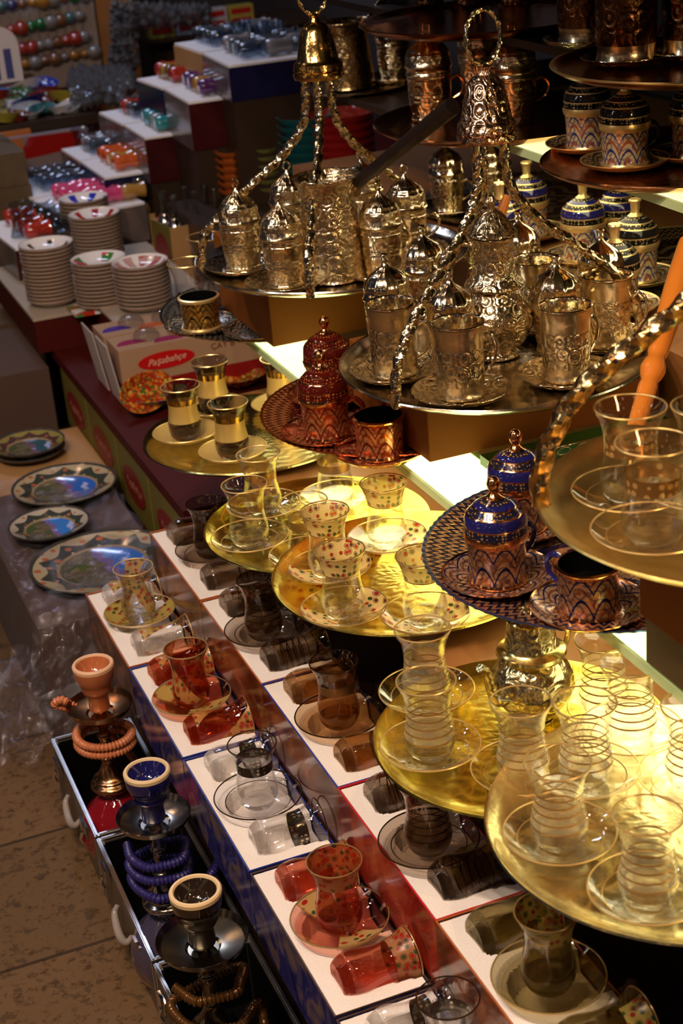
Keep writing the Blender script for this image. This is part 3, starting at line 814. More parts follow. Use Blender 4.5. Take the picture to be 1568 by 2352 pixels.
# ================================================================== the place
fl = NT('stone_floor')
_o = fl.obj()
_br = fl.n('TexBrick', {'Vector': _o, 'Color1': (0.17, 0.098, 0.045), 'Color2': (0.12, 0.073, 0.035), 'Mortar': (0.03, 0.02, 0.012), 'Scale': 1.0, 'Mortar Size': 0.004, 'Brick Width': 0.62, 'Row Height': 0.30, 'Mortar Smooth': 0.3}, offset=0.35)
_n1 = fl.n('TexNoise', {'Vector': _o, 'Scale': 60, 'Detail': 6, 'Roughness': 0.7}).outputs[0]
_n2 = fl.n('TexNoise', {'Vector': _o, 'Scale': 7, 'Detail': 3}).outputs[0]
_pit = fl.ramp(_n1, [(0.36, (0.35, 0.3, 0.25)), (0.47, (1, 1, 1))])
_mx = fl.n('Mix', {0: 1.0, 6: _br.outputs[0], 7: _pit}, data_type='RGBA', blend_type='MULTIPLY').outputs[2]
_mx = fl.mix(fl.math('MULTIPLY', _n2, 0.5), _mx, (0.09, 0.048, 0.02))
_mx = fl.mix(fl.math('MULTIPLY', fl.math('GREATER_THAN', fl.n('TexNoise', {'Vector': _o, 'Scale': 26, 'Detail': 5, 'Roughness': 0.75}).outputs[0], 0.57), 0.6), _mx, (0.045, 0.028, 0.015))
m_floor = fl.fin(fl.pbsdf(_mx, 0.7, 0.0, _n1, 0.4, 0.003, **{'Specular IOR Level': 0.15}))
structure('floor', MB().box(-3, 5, -1.5, 9, -.05, 0).get('floor', m_floor, smooth=False), (0, 0.07, 0))
m_wall = noisy('dark_plaster', (0.035, 0.028, 0.030), (0.02, 0.017, 0.02), 3, 0.8)
structure('wall_back', MB().box(-3, 5, 7.2, 7.3, 0, 3.4).get('wall_back', m_wall, smooth=False))
structure('wall_right', MB().box(2.3, 2.4, -1.5, 7.2, 0, 3.4).get('wall_right', m_wall, smooth=False))

# steps of the front stall
structure('display_step', MB().box(.43, 1.02, .3, 2.31, 0, .24).get('display_step', m_wood_dark, smooth=False))
structure('display_step', MB().box(.496, 1.02, .3, 2.31, .2405, .331).get('display_step', m_wood_dark, smooth=False))
structure('display_shelf', MB().box(.615, 1.06, .3, 2.44, .540, .553).box(.90, 1.06, .3, 2.31, .3315, .54).get('display_shelf', m_wood_brown, smooth=False))
m_glassedge = simple('pale_green_glass_edge', (0.55, 0.72, 0.38), 0.15)
m_shelfglass = glass('shelf_glass', (0.86, 0.95, 0.80))
structure('display_shelf', MB().box(.722, 1.05, .3, 2.42, .664, .672).box(.80, 1.05, 2.42, 2.70, .664, .672).get('glass_shelf', m_shelfglass, smooth=False))
m_lit = emit('lit_tube_diffuser', (1.0, 0.89, 0.50), 4.6)
def strip_light(x0, x1, y0, y1, z0, z1, label, mat):
    body = MB().box(x0, x1, y0, y1, z0, z1).get('diffuser', mat, smooth=False)
    cap = MB().box(x0 - .005, x0 - .001, y0 - .01, y1 + .01, z0, z1 + .005).box(x1 + .001, x1 + .01, y0 - .01, y1 + .01, z0, z1).box(x0 - .001, x1 + .001, y1 + .001, y1 + .01, z0, z1).get('edge_rail', m_glassedge, smooth=False)
    put(Kind('strip_light', 'light', [('diffuser', body), ('edge_rail', cap)]), (0, 0, 0), label)
strip_light(.7235, .815, .35, 2.38, .657, .663, 'long bright strip light along the lower glass shelf, under the etched trays', m_lit)
structure('display_step', MB().box(1.075, 2.2, .3, 3.1, .0, .745).box(1.075, 2.2, .3, 3.1, .7451, .768).get('display_deck', m_wood_brown, smooth=False))
structure('trim_1', MB().box(1.50, 1.52, .3, 3.1, .7685, .935).get('back_board', m_wood_brown, smooth=False))
structure('display_shelf', MB().box(1.10, 2.0, .3, 2.52, .950, .957).get('upper_glass_shelf', m_shelfglass, smooth=False))
m_lit2 = emit('upper_tube_diffuser', (1.0, 0.86, 0.55), 3.2)
strip_light(1.1025, 1.20, .35, 2.40, .942, .949, 'bright strip light of the upper shelf, above the blue lidded cups', m_lit2)
structure('display_shelf', MB().box(1.06, 1.6, 2.53, 2.80, .945, .957).get('dark_shelf', m_wood_dark, smooth=False))
structure('display_shelf', MB().box(1.14, 2.2, .3, 3.1, 1.085, 1.097).get('top_shelf', m_wood_dark, smooth=False))
structure('display_shelf', MB().box(.60, 2.2, .2, 3.1, 1.46, 1.48).get('unseen_shade_board', m_wood_dark, smooth=False))  # unseen board added above the view to shade the top trays from the bulbs
structure('display_step', MB().box(1.62, 2.2, .3, 3.1, .958, 1.084).get('upper_back', m_wood_dark, smooth=False))

# ------------------------------------------------------------------ cartons of tea glasses, two rows
LZ, RZ = .2405, .332
LY = [2.032, 1.762, 1.492, 1.222, .952]
RY = [2.006, 1.738, 1.472, 1.206, .940]
rowL = [(card_brown, e_orange, K_rib, S_rib, 'clear', 'flower-ribboned', (305, 1303)),
        (card_blue, e_blue, K_ribred, S_red, 'amber-red', 'flower-ribboned', (425, 1489)),
        (card_blue, e_blue, K_silverb, S_silver, 'clear', 'silver-scroll banded', (578, 1708)),
        (card_blue, e_dark, K_pink, S_pink, 'rose-red', 'flower-banded', (767, 1977)),
        (card_blue, e_dark, K_clearlow, S_silver, 'clear', 'dark-banded', (1028, 2292))]
rowR = [(card_amber, e_orange, K_smoke, S_sm, 'dark smoke', 'plain', (472, 1155)),
        (card_amber, e_orange, K_ring_sm, S_sm, 'smoke-brown', 'thin-ringed', (594, 1330)),
        (card_amber, e_blue, K_brown, S_br, 'brown', 'gold-banded', (767, 1520)),
        (card_red, e_red, K_ring_sm, S_sm, 'near-black smoke', 'thin-ringed', (975, 1792)),
        (card_amber, e_orange, K_olive, S_olive, 'olive-brown', 'flower-banded', (1255, 2093))]
ordn = ['farthest', 'second', 'third', 'fourth', 'nearest']
for row, X0, YY, Z0, side in ((rowL, .385, LY, LZ, 'left'), (rowR, .4955, RY, RZ, 'right')):
    for i, (cm, em, kg, ks, tint, deco, rim) in enumerate(row):
        if side == 'left':
            wh = ['beside the painted plates', 'second from the plates', 'beside the navy hookah', 'beside the black hookah', 'at the bottom photo edge'][i]
        else:
            wh = ['farthest back', 'below the flowered-glass tray', 'at mid row', 'under the yellow tray', 'under the big pale tray'][i]
        Kc = carton_kind(cm, em)
        put(Kc, (X0, YY[i], Z0), '%s-row open carton of %s tea glasses, %s' % (side, tint, wh), side + ' row of glassware cartons')
        top = Z0 + BH - .002
        q = at(rim[0], rim[1], top + .0015 + .0035 + .085)
        put(ks, (q.x, q.y, top + .0015), '%s saucer on the %s carton foam %s' % (tint, side, wh), 'saucers on the cartons', rz=random.uniform(0, 6))
        put(kg, (q.x, q.y, top + .0015 + .0036), '%s %s tea glass standing on the %s carton %s' % (tint, deco, side, wh), 'standing tea glasses on the cartons', rz={0: 2.2, 1: 1.2}.get(i, random.uniform(0, 6)))
        for yy, nm in ((.2205, 'far'), (.045, 'near')):
            o = put(kg, (X0 + .021, YY[i] + yy, top + .0055), '%s tea glass lying %s in the %s carton %s' % (tint, nm, side, wh), 'tea glasses lying in foam', rot=(0, PI / 2 - .03, random.uniform(-.04, .04)))

# ------------------------------------------------------------------ brass trays with tea glasses
TZ = .5535
trays = {'A': ((.666, 2.227), .167, m_brass_old, TZ, 'greenish round brass tray holding matte-gold banded glasses, farthest back'),
         'B': ((.634, 1.860), .152, m_brass_tray, TZ, 'yellow brass tray with bronze-banded tea glasses, between gold-cup tray and flowered-glass tray'),
         'C': ((.672, 1.640), .169, m_brass_tray, TZ + .0145, 'yellow brass tray holding the flowered tea glasses'),
         'D': ((.630, 1.265), .152, m_brass_tray, TZ, 'yellow brass tray holding ringed glasses and the engraved teapot'),
         'E': ((.689, 1.050), .186, m_brass_pale, TZ + .0145, 'big pale brass tray of ringed glasses at the lower right')}
for k, (c, r, m, z, lab) in trays.items():
    put(tray(r, m), (c[0], c[1], z), lab, 'brass trays on the lower shelf', rz=random.uniform(0, 6))
gl = [('A', K_goldA, S_frost, (413, 886), 'matte-gold banded', 'front-left on the greenish brass tray'),
      ('A', K_goldA, S_frost, (480, 829), 'matte-gold banded', 'rear-left on the greenish brass tray'),
      ('A', K_goldA, S_frost, (522, 924), 'matte-gold banded', 'foremost on the greenish brass tray'),
      ('A', K_goldA, S_frost, (640, 822), 'matte-gold banded', 'rear right, beside the red etched tray'),
      ('B', K_band, S_gold, (560, 1112), 'clear bronze-banded', 'foremost on its tray'),
      ('B', K_band, S_gold, (592, 1042), 'clear bronze-banded', 'directly behind the foremost left one'),
      ('B', K_band, S_gold, (697, 1149), 'clear bronze-banded', 'partly hidden behind the flowered glasses'),
      ('B', K_band, S_gold, (762, 1022), 'clear bronze-banded', 'below the red etched tray rim'),
      ('C', K_floral, S_floral, (778, 1262), 'clear flower-printed', 'foremost on the flowered-glass tray'),
      ('C', K_floral, S_floral, (745, 1173), 'clear flower-printed', 'just behind the foremost flowered one'),
      ('C', K_floral, S_floral, (880, 1108), 'clear flower-printed', 'farthest back, beside the light strip'),
      ('C', K_floral, S_floral, (968, 1275), 'clear flower-printed', 'partly behind the blue tray'),
      ('D', K_ring, S_gold, (978, 1563), 'clear gold-ringed', 'front left on the teapot tray'),
      ('D', K_ring, S_gold, (970, 1444), 'clear gold-ringed', 'rear left on the teapot tray'),
      ('D', K_ring, S_gold, (1195, 1611), 'clear gold-ringed', 'in front of the engraved teapot'),
      ('D', K_ring, S_gold, (1385, 1468), 'clear gold-ringed', 'beside the teapot handle'),
      ('E', K_ring, S_gold, (1280, 1750), 'clear gold-ringed', 'front left on the big pale tray'),
      ('E', K_ring, S_gold, (1487, 1872), 'clear gold-ringed', 'foremost on the big pale tray'),
      ('E', K_ring, S_gold, (1342, 1613), 'clear gold-ringed', 'rear left on the big pale tray'),
      ('E', K_ring, S_gold, (1447, 1522), 'clear gold-ringed', 'rear right on the big pale tray'),
      ('E', K_ring, S_gold, (1592, 1622), 'clear gold-ringed', 'cut by the photo edge on the pale tray')]
for t, kg, ks, rim, d, w in gl:
    z = trays[t][3] + .003
    q = at(rim[0], rim[1], z + .0036 + .085)
    rz = random.uniform(0, 6)
    if kg is K_floral: rz = 2.6
    put(ks, (q.x, q.y, z), 'saucer under the %s glass %s' % (d, w), 'saucers on the brass trays', rz=rz, scale=.95)
    put(kg, (q.x, q.y, z + .0036), '%s tea glass %s' % (d, w), 'tea glasses on the brass trays', rz=rz)
# engraved teapot behind the glasses
def ewer(s, mat, spout=True, cone=True):
    P = smoothprof([(0, .001), (.026, .001), (.028, .006), (.024, .011), (.036, .022), (.047, .045), (.046, .060), (.034, .080), (.028, .090)], 4)
    b = MB().lathe([(p[0] * s, p[1] * s) for p in P], 44, wob=lambda a, z: 1 + .02 * math.cos(a * 14) * (1 if .02 * s < z < .08 * s else 0)).get('pot_body', mat)
    nk = MB().lathe([(r * s, z * s) for r, z in [(.030, .090), (.036, .092), (.038, .095), (.036, .099), (.030, .104), (.027, .112), (.0255, .135), (.0265, .152), (.029, .154), (.030, .157), (.027, .159)]], 40).get('neck', m_silver_emb if mat is m_silver_emb else mat)
    ld = MB().lathe([(r * s, z * s) for r, z in [(.0315, .159), (.031, .162), (.026, .166), (.020, .176), (.012, .186), (.005, .190), (.0045, .196), (.007, .200), (.004, .206), (0, .207)]], 36, wob=lambda a, z: 1 + .03 * math.cos(a * 12)).get('lid', mat)
    sp = MB().tube(catmull([(-.040 * s, 0, .045 * s), (-.058 * s, 0, .050 * s), (-.066 * s, 0, .072 * s), (-.074 * s, 0, .105 * s), (-.086 * s, 0, .118 * s)], 6), lambda t, L: (.010 - .005 * t) * s, 10).get('spout', mat)
    hd = MB().tube(catmull([(.026 * s, 0, .148 * s), (.050 * s, 0, .150 * s), (.068 * s, 0, .125 * s), (.062 * s, 0, .085 * s), (.044 * s, 0, .062 * s)], 7), .0032 * s, 8).get('handle', mat)
    return Kind('teapot', 'teapot', [('pot_body', b), ('neck', nk), ('lid', ld), ('spout', sp), ('handle', hd)])
def ewer2(mat):
    b = MB().lathe(smoothprof([(0, .001), (.022, .001), (.024, .005), (.034, .015), (.044, .034), (.041, .052), (.030, .066), (.027, .070)], 4), 44, wob=lambda a, z: 1 + .02 * math.cos(a * 14) * (1 if .015 < z < .06 else 0)).get('pot_body', mat)
    nk = MB().lathe([(.027, .070), (.035, .0715), (.0368, .0745), (.0355, .078), (.030, .081), (.0275, .084, 1), (.0235, .112, 0), (.0245, .1135), (.023, .1155)], 44).get('neck', m_gold_satin, mat)
    ld = MB().lathe([(.0240, .1156), (.022, .118), (.014, .124), (.005, .1275), (.0045, .130), (0, .132)], 32).get('lid', mat)
    sp = MB().tube(catmull([(-.036, 0, .038), (-.052, 0, .040), (-.060, 0, .055), (-.066, 0, .078), (-.076, 0, .088)], 6), lambda t, L: (.0085 - .004 * t), 10).get('spout', mat)
    hd = MB().tube(catmull([(.024, 0, .106), (.044, 0, .112), (.060, 0, .096), (.056, 0, .066), (.040, 0, .046)], 7), .0030, 8).get('handle', mat)
    return Kind('teapot', 'teapot', [('pot_body', b), ('neck', nk), ('lid', ld), ('spout', sp), ('handle', hd)])
m_gold_satin = metal_plain('satin_brass', (0.86, 0.70, 0.25), 0.2, 60, 0.05)
m_brass_emb = metal_emboss('embossed_brass', (0.72, 0.62, 0.34), (0.50, 0.40, 0.18), 50, 0.2, 0.35)
q = at(1215, 1640, TZ + .003)
put(ewer2(m_brass_emb), (q.x + .005, q.y, TZ + .003), 'small engraved brass teapot with spout among the ringed tea glasses', rz=.35)

# ------------------------------------------------------------------ etched trays on the glass shelf
GZ = .672
put(wavy_tray(.205, m_tray_black, m_silver), (.817, 2.470, GZ + .0005), 'black and silver etched tray under the far silver hanging tray', 'etched trays on the glass shelf')
put(wavy_tray(.190, m_tray_red, m_copper), (.788, 1.922, GZ + .0005), 'red and copper etched tray with zigzag rim', 'etched trays on the glass shelf', rz=.02)
put(wavy_tray(.205, m_tray_blue, simple('blue_rim', (0.10, 0.14, 0.32), 0.2, 0.8)), (.809, 1.394, GZ + .0005), 'dark blue and copper etched tray with zigzag rim', 'etched trays on the glass shelf', rz=.04)
def cup_at(K, Ks, px, htop, zt, label, slabel, group, rz=None, sc=1.0, up=.004, sz=0.0):
    q = at(px[0], px[1], zt + sz + up + htop * sc)
    if Ks: put(Ks, (q.x, q.y, zt + sz), slabel, 'saucers under the cups', rz=random.uniform(0, 6))
    return put(K, (q.x, q.y, zt + sz + up), label, group, rz=random.uniform(0, 6) if rz is None else rz, scale=sc)
ez = GZ + .0005 + .0035
g = 'lidded enamelled coffee cups'
cup_at(K_red, S_redc, (733, 803), .119, ez, 'red and copper lidded coffee cup, front one on the red etched tray', 'red etched saucer under the front red lidded cup', g, -.6)
cup_at(K_red, S_redc, (743, 726), .119, ez, 'red and copper lidded coffee cup, behind its twin on the red etched tray', 'red etched saucer under the rear red lidded cup', g, -.3)
cup_at(K_red_open, S_redc, (868, 952), .054, ez, 'red and copper cup without lid, half hidden beside the brown block', 'red etched saucer under the half hidden lidless red cup', g, 1)
cup_at(K_blue, S_blue, (1133, 1094), .119, ez, 'blue and copper lidded coffee cup, front one on the blue etched tray', 'blue etched saucer under the front blue lidded cup', g, .2)
cup_at(K_blue, S_blue, (1183, 986), .119, ez, 'blue and copper lidded coffee cup, behind its twin on the blue etched tray', 'blue etched saucer under the rear blue lidded cup', g, .1)
cup_at(K_blue_open, S_blue, (1350, 1292), .054, ez, 'blue and copper cup without lid, in shade under the gold hanging tray', 'blue etched saucer under the shaded lidless blue cup', g, 2)
cup_at(K_gold_open, S_black, (455, 679), .054, ez, 'small gold and black patterned cup on the black etched tray', 'black and silver etched saucer under the small gold cup', g, 2)
q = at(600, 770, ez)
put(S_black, (q.x, q.y, ez), 'black and silver etched saucer left empty near the brown block', 'saucers under the cups')
for i, (px, w) in enumerate([((430, 602), 'nearer of two plain ones on the black etched tray'), ((472, 543), 'farther of two plain clear ones beside the far silver tray')]):
    q = at(px[0], px[1], ez + .085 * 1.12)
    put(glass_kind([], m_clear, m_clearfoot, m_gold, []), (q.x, q.y, ez), 'tall clear tea glass, ' + w, scale=1.12)

# supports under the hanging trays
m_block = simple('dark_brown_cardboard', (0.17, 0.052, 0.008), 0.75, **{'Specular IOR Level': 0.1})
put(box_kind('cardboard_block', 'box', .25, .26, .1265, m_block), (.7215, 2.247, .6875), 'plain brown cardboard box carrying the far silver hanging tray')
put(box_kind('cardboard_block', 'box', .33, .25, .0935, m_block), (.734, 1.700, .6875), 'plain brown cardboard box carrying the near silver hanging tray')
put(box_kind('cardboard_block', 'box', .30, .30, .110, m_block), (.712, .872, .7245), 'plain brown cardboard box at the right edge carrying the gold hanging tray')
put(box_kind('dark_box', 'box', .28, .30, .050, noisy('dark_carton', (0.03, 0.022, 0.012), (0.10, 0.055, 0.02), 14, 0.4)), (.716, .868, .6735), 'flat dark box under the right brown cardboard box')
gb = MB().box(0, .26, 0, .032, 0, .013).get('box_body', simple('green_printed_card', (0.02, 0.10, 0.015), 0.2), smooth=False)
gs = MB()
for k in range(9):
    P = catmull([(.02 + .027 * k + .009 * math.cos(a) * (1 + .3 * math.sin(2 * a)), -.0006, .0065 + .0045 * math.sin(a)) for a in [j * PI / 3 for j in range(6)]], 4, True)
    gs.tube(P, .0005, 4, True)
put(Kind('flat_green_box', 'box', [('box_body', gb), ('gold_scroll', gs.get('gold_scroll', m_gold)), ('top_edge', MB().box(-.001, .261, -.001, .001, .0125, .0142).get('top_edge', m_silver, smooth=False))]), (.80, 1.662, GZ + .0005), 'flat green box with gold scrolls below the near brown block')

# ------------------------------------------------------------------ hanging trays
S1c = (.815, 2.198); S1z = .8145
S2c = (.849, 1.735); S2z = .7815
S3c = (.800, 1.120); S3z = .8355
rad = math.radians
put(hanging_tray(.200, .272, [rad(-121), rad(158), rad(28)], m_silver_tray, m_rod, m_bell2, 0, .036), (*S1c, S1z), 'far silver tray hung by twisted rods from a smooth bronze bell')
put(hanging_tray(.198, .283, [rad(-154), rad(-6), rad(84)], m_silver_tray, m_rod, m_bell, 12, .036), (*S2c, S2z), 'near silver tray hung by twisted rods from an embossed bell with ring', rz=0)
put(hanging_tray(.195, .30, [rad(152), rad(32), rad(-88)], m_gold_tray, m_rod_gold, m_bell, 12, .036, rodR=.0086), (*S3c, S3z), 'gold tray with thick twisted rod at the right edge of the photo')
z1 = S1z + .003
g = 'lidded silver cups on the far hanging tray'
for px, w in [((537, 400), 'leftmost on the far hanging tray'), ((636, 431), 'foremost left on the far hanging tray'), ((655, 360), 'behind the two left ones, far tray'),
              ((825, 335), 'behind the wide open pot'), ((866, 405), 'below the long black handle'), ((925, 368), 'rightmost on the far hanging tray')]:
    cup_at(K_cup_ring, S_metal, px, .1395, z1, 'embossed silver cup with ring-topped lid, ' + w, 'embossed silver saucer under the lidded cup ' + w, g, rz=random.uniform(-.3, .3))
def coffee_pot(R, h, hmat, path, sock, hr, body=m_silver_emb):
    P = smoothprof([(0, .001), (R * .95, .001), (R * 1.0, .008), (R * .98, h * .3), (R * .86, h * .72), (R * .84, h * .84), (R * .95, h * .95), (R * 1.02, h)], 5)
    b = MB().lathe(P + [(R * 1.05, h + .001), (R * 1.04, h + .003), (R * .98, h + .001), (R * .80, h * .84), (R * .82, h * .7), (R * .94, h * .3), (R * .9, .006), (0, .005)], 56).get('pot_body', body)
    s = MB().tube(sock, .0065, 10).get('handle_socket', m_silver)
    hd = MB().tube(path, hr, 16).get('handle', hmat)
    return Kind('coffee_pot', 'coffee pot', [('pot_body', b), ('handle', hd, (0, 0, 0), (0, 0, 0), [('handle_socket', s)])])
q = at(748, 402, z1 + .148)
A_ = Vector((.040, -.012, .118)); B_ = at_y(820, 420, q.y - .03) - Vector((q.x, q.y, z1)); C_ = at_y(1040, 243, q.y - .20) - Vector((q.x, q.y, z1))
m_blackwood = simple('black_lacquered_wood', (0.008, 0.004, 0.003), 0.35)
put(coffee_pot(.046, .145, m_blackwood, [B_.lerp(C_, k / 8) for k in range(9)], [A_, A_.lerp(B_, .5), B_.lerp(C_, .03)], lambda t, L: .0085 + .0040 * t), (q.x, q.y, z1), 'wide open silver coffee pot with long black handle on the far hanging tray')
z2 = S2z + .003
g = 'open metal mugs on the near hanging tray'
for px, w in [((1050, 738), 'foremost on the near hanging tray'), ((897, 694), 'leftmost on the near hanging tray'), ((1297, 699), 'right of the foremost mug'),
              ((1393, 628), 'rightmost on the near hanging tray'), ((1226, 594), 'right behind the coffee ewer')]:
    cup_at(K_mug, S_metal, px, .0915, z2, 'open silver mug embossed with rosettes, ' + w, 'embossed silver saucer under the open mug ' + w, g, rz=random.uniform(-.8, .5))
g = 'lidded silver cups on the near hanging tray'
for px, w in [((1030, 622), 'behind the foremost open mug'), ((882, 583), 'behind the leftmost open mug'), ((1275, 586), 'behind the open mug right of centre'),
              ((967, 518), 'behind the left rod'), ((1187, 485), 'right behind the coffee ewer lid'), ((1378, 527), 'behind the rightmost open mug')]:
    cup_at(K_cup_spool, None, px, .1245, z2, 'silver cup with polished domed lid and spool knob, ' + w, '', g)
q = at(1150, 822, z2)
put(ewer(1.0, m_silver_emb), (q.x, q.y + .01, z2), 'tall engraved silver ewer in the middle of the near hanging tray', rz=2.9)
m_honey = noisy('honey_wood', (0.60, 0.20, 0.025), (0.48, 0.14, 0.015), 14, 0.22)
def turned_handle(pts, rfun, ring=None):
    return MB().tube(pts, rfun, 18).get('turned_wood', m_honey)
# wooden handle leaning over the gold tray
p0 = at_y(1458, 985, 1.25); p1 = at_y(1585, 560, 1.42)
def hr(t, L):
    r = .0085 + .004 * t
    r += .003 * math.exp(-((t - .30) / .035) ** 2) - .002 * math.exp(-((t - .36) / .012) ** 2) - .002 * math.exp(-((t - .24) / .012) ** 2)
    return r * (1 + .18 * math.sin(PI * min(1, max(0, (t - .38) / .62))))
hpts = [p0.lerp(p1, k / 60) - p0 for k in range(61)]
put(Kind('wooden_handled_ladle', 'ladle', [('handle', turned_handle(hpts, hr)), ('socket', MB().tube([(-.012, -.008, -.065), (0, 0, 0)], .0035, 8).get('socket', m_silver))]), p0, 'turned honey-coloured wooden handle leaning at the right edge behind the gold tray glasses')
# small wooden-handled coffee pot behind the ewer
q = at(1120, 640, z2)
A_ = Vector((.028, .0, .075)); B_ = at_y(1138, 525, q.y) - Vector((q.x, q.y, z2)); C_ = at_y(1165, 448, q.y) - Vector((q.x, q.y, z2))
put(coffee_pot(.030, .075, m_honey, [B_.lerp(C_, k / 8) for k in range(9)], [A_, A_.lerp(B_, .5), B_.lerp(C_, .03)], lambda t, L: .010 - .004 * t), (q.x, q.y, z2), 'small coffee pot with honey wood handle hidden behind the ewer lid')
z3 = S3z + .003
for px, w, sc in [((1447, 934), 'left one on the gold hanging tray', 1.08), ((1500, 1016), 'foremost on the gold hanging tray', 1.08), ((1625, 930), 'cut by the photo edge', 1.08)]:
    q = at(px[0], px[1], z3 + .0036 + .085 * sc)
    put(S_gold, (q.x, q.y, z3), 'clear glass saucer under the brown-banded glass, ' + w, 'saucers on the gold hanging tray')
    put(K_bandbr, (q.x, q.y, z3 + .0036), 'clear tea glass with scrolled brown band, ' + w, 'tea glasses on the gold hanging tray', scale=sc)

# ------------------------------------------------------------------ upper deck, blue and cream lidded cups
DZ = .7685
m_tray_cream = enamel_tray('cream_black_etched_tray', (0.50, 0.36, 0.14), (0.02, 0.014, 0.01), (0.42, 0.32, 0.16))
put(wavy_tray(.200, m_tray_cream, m_gold), (1.300, 1.985, DZ), 'cream and black patterned tray on the upper deck at right', 'patterned trays on the upper deck')
put(wavy_tray(.190, m_tray_cream, m_silver), (1.290, 2.500, DZ), 'cream and black patterned tray on the upper deck behind the near bell', 'patterned trays on the upper deck')
dz = DZ + .0035
g = 'lidded painted cups on the upper deck'
for K, px, w in [(K_cream, (1146, 419), 'blue lid, leftmost, beside the near bell rods'), (K_cream, (1208, 371), 'blue lid, half hidden behind the right rod'), (K_cream, (1337, 416), 'blue lid, centre of the upper deck'),
                 (K_creamblk, (1458, 456), 'black lid, right on the upper deck'), (K_creamblk, (1411, 514), 'only its gold knob above the right rod'), (K_cream, (1420, 398), 'blue, behind the centre one under the brown tray')]:
    cup_at(K, S_cream, px, .119, dz, 'cream patterned cup with striped lid, ' + w, 'cream patterned saucer under the cup with ' + w, g)
for px, w in [((1128, 300), 'right of the near bell rods on the upper deck'), ((1020, 318), 'between the two bells on the upper deck')]:
    cup_at(K_cup_spool, S_metal, px, .1245, dz, 'bright gilded silver lidded cup, ' + w, 'silver saucer under the gilded cup ' + w, g)
put(Kind('hanging_tassel', 'rope', MB().tube([(0, 0, 0), (.03, -.02, .004), (.08, -.03, .003), (.13, -.05, .006)], .010, 10).get('rope', simple('yellow_cloth', (0.62, 0.40, 0.10), 0.7))), (1.49, 2.04, DZ + .011), 'rolled yellow cloth lying behind the right black-lidded cup')

# ------------------------------------------------------------------ trays of the top shelves
uz = .9575
put(tray(.198, m_copper_tray, m_copper), (1.148, 2.300, uz), 'dark copper tray with lidded canisters behind the near bell', 'copper trays on the upper shelves')
put(tray(.190, m_copper_tray, m_copper), (1.206, 1.873, uz), 'dark copper tray with cream painted cups at the right edge', 'copper trays on the upper shelves')
put(tray(.190, m_copper_tray, m_goldline), (1.187, 1.802, 1.0975), 'dark brass tray of tall mugs at the upper right corner', 'copper trays on the upper shelves')
put(tray(.200, m_copper_tray, m_copper), (1.178, 2.400, 1.0975), 'copper tray cut by the top edge above the near bell', 'copper trays on the upper shelves')
m_cop_emb = metal_emboss('embossed_dark_copper', (0.20, 0.095, 0.04), (0.12, 0.05, 0.02), 55, 0.25, 0.5)
def lidded_dark():
    K = lidded_cup(True, .085, .032)
    for p in K.parts: 
        pass
    return K
_keep = (m_silver_emb, m_silver)
m_silver_emb, m_silver = m_cop_emb, m_copper
K_can = lidded_cup(True, .080, .034)
K_mug_dark = mug_kind()
K_can_low = lidded_cup(False, .055, .030)
m_silver_emb, m_silver = _keep
g = 'dark copper vessels on the upper trays'
for px, w in [((990, 275), 'left on the copper tray behind the near bell'), ((1182, 282), 'right on the copper tray behind the near bell'), ((1105, 235), 'middle rear behind the near bell ring')]:
    q = at(px[0], px[1], uz + .003)
    put(K_can, (q.x, q.y, uz + .0035), 'tall dark copper canister with domed lid, ' + w, g, rz=-.3, scale=1.05)
for px, w in [((1350, 345), 'left'), ((1435, 385), 'middle'), ((1595, 366), 'right')]:
    q = at(px[0], px[1], uz + .003)
    put(S_cream, (q.x, q.y, uz + .003), 'dark patterned saucer under the shaded painted cup, %s one of the right edge copper tray' % w, 'saucers under the cups')
    put(K_creamblk, (q.x, q.y, uz + .007), 'painted cup with banded lid in deep shade, %s one of the right edge copper tray' % w, g)
for px, w in [((1345, 105), 'left'), ((1438, 148), 'front'), ((1590, 134), 'right')]:
    q = at(px[0], px[1], 1.1005)
    put(S_metal, (q.x, q.y, 1.1005), 'gilded saucer under the tall mug, %s one of the upper right corner tray' % w, 'saucers under the cups')
    put(K_mug_dark, (q.x, q.y, 1.1045), 'tall dark gilded mug, %s one of the upper right corner tray' % w, g, scale=1.35)
for px, w in [((905, -2), 'left'), ((985, 12), 'second'), ((1075, 14), 'third'), ((1180, 8), 'right')]:
    q = at(px[0], px[1], 1.1005)
    put(K_can_low, (q.x, q.y, 1.1008), 'copper cup at the very top edge, %s one of the top copper tray' % w, g)
q = at(805, 205, uz); 
put(tray(.098, m_silver_tray, None, .008), (q.x + .01, q.y - .01, uz), 'small silver tray carrying the dark hammered coffee pot near the top')
P_ = [Vector((.03, .0, .10)).lerp(Vector((.10, .02, .16)), k / 6) for k in range(7)]
put(coffee_pot(.045, .115, m_cop_emb, P_, [Vector((.028, 0, .09)), Vector((.032, 0, .102))], lambda t, L: .005 + .002 * t, metal_plain('hammered_bronze', (0.40, 0.27, 0.12), 0.22, 130, 1.0)), (q.x, q.y, uz + .0035), 'dark hammered coffee pot between the two bells near the top edge')
q = at(908, 185, uz + .003)
put(S_metal, (q.x, q.y, uz + .0005), 'silver saucer under the dark canister between coffee pot and copper tray', 'saucers under the cups')
put(K_can, (q.x, q.y, uz + .0045), 'dark copper canister between the hammered coffee pot and the copper tray', 'dark copper vessels on the upper trays', scale=.92)

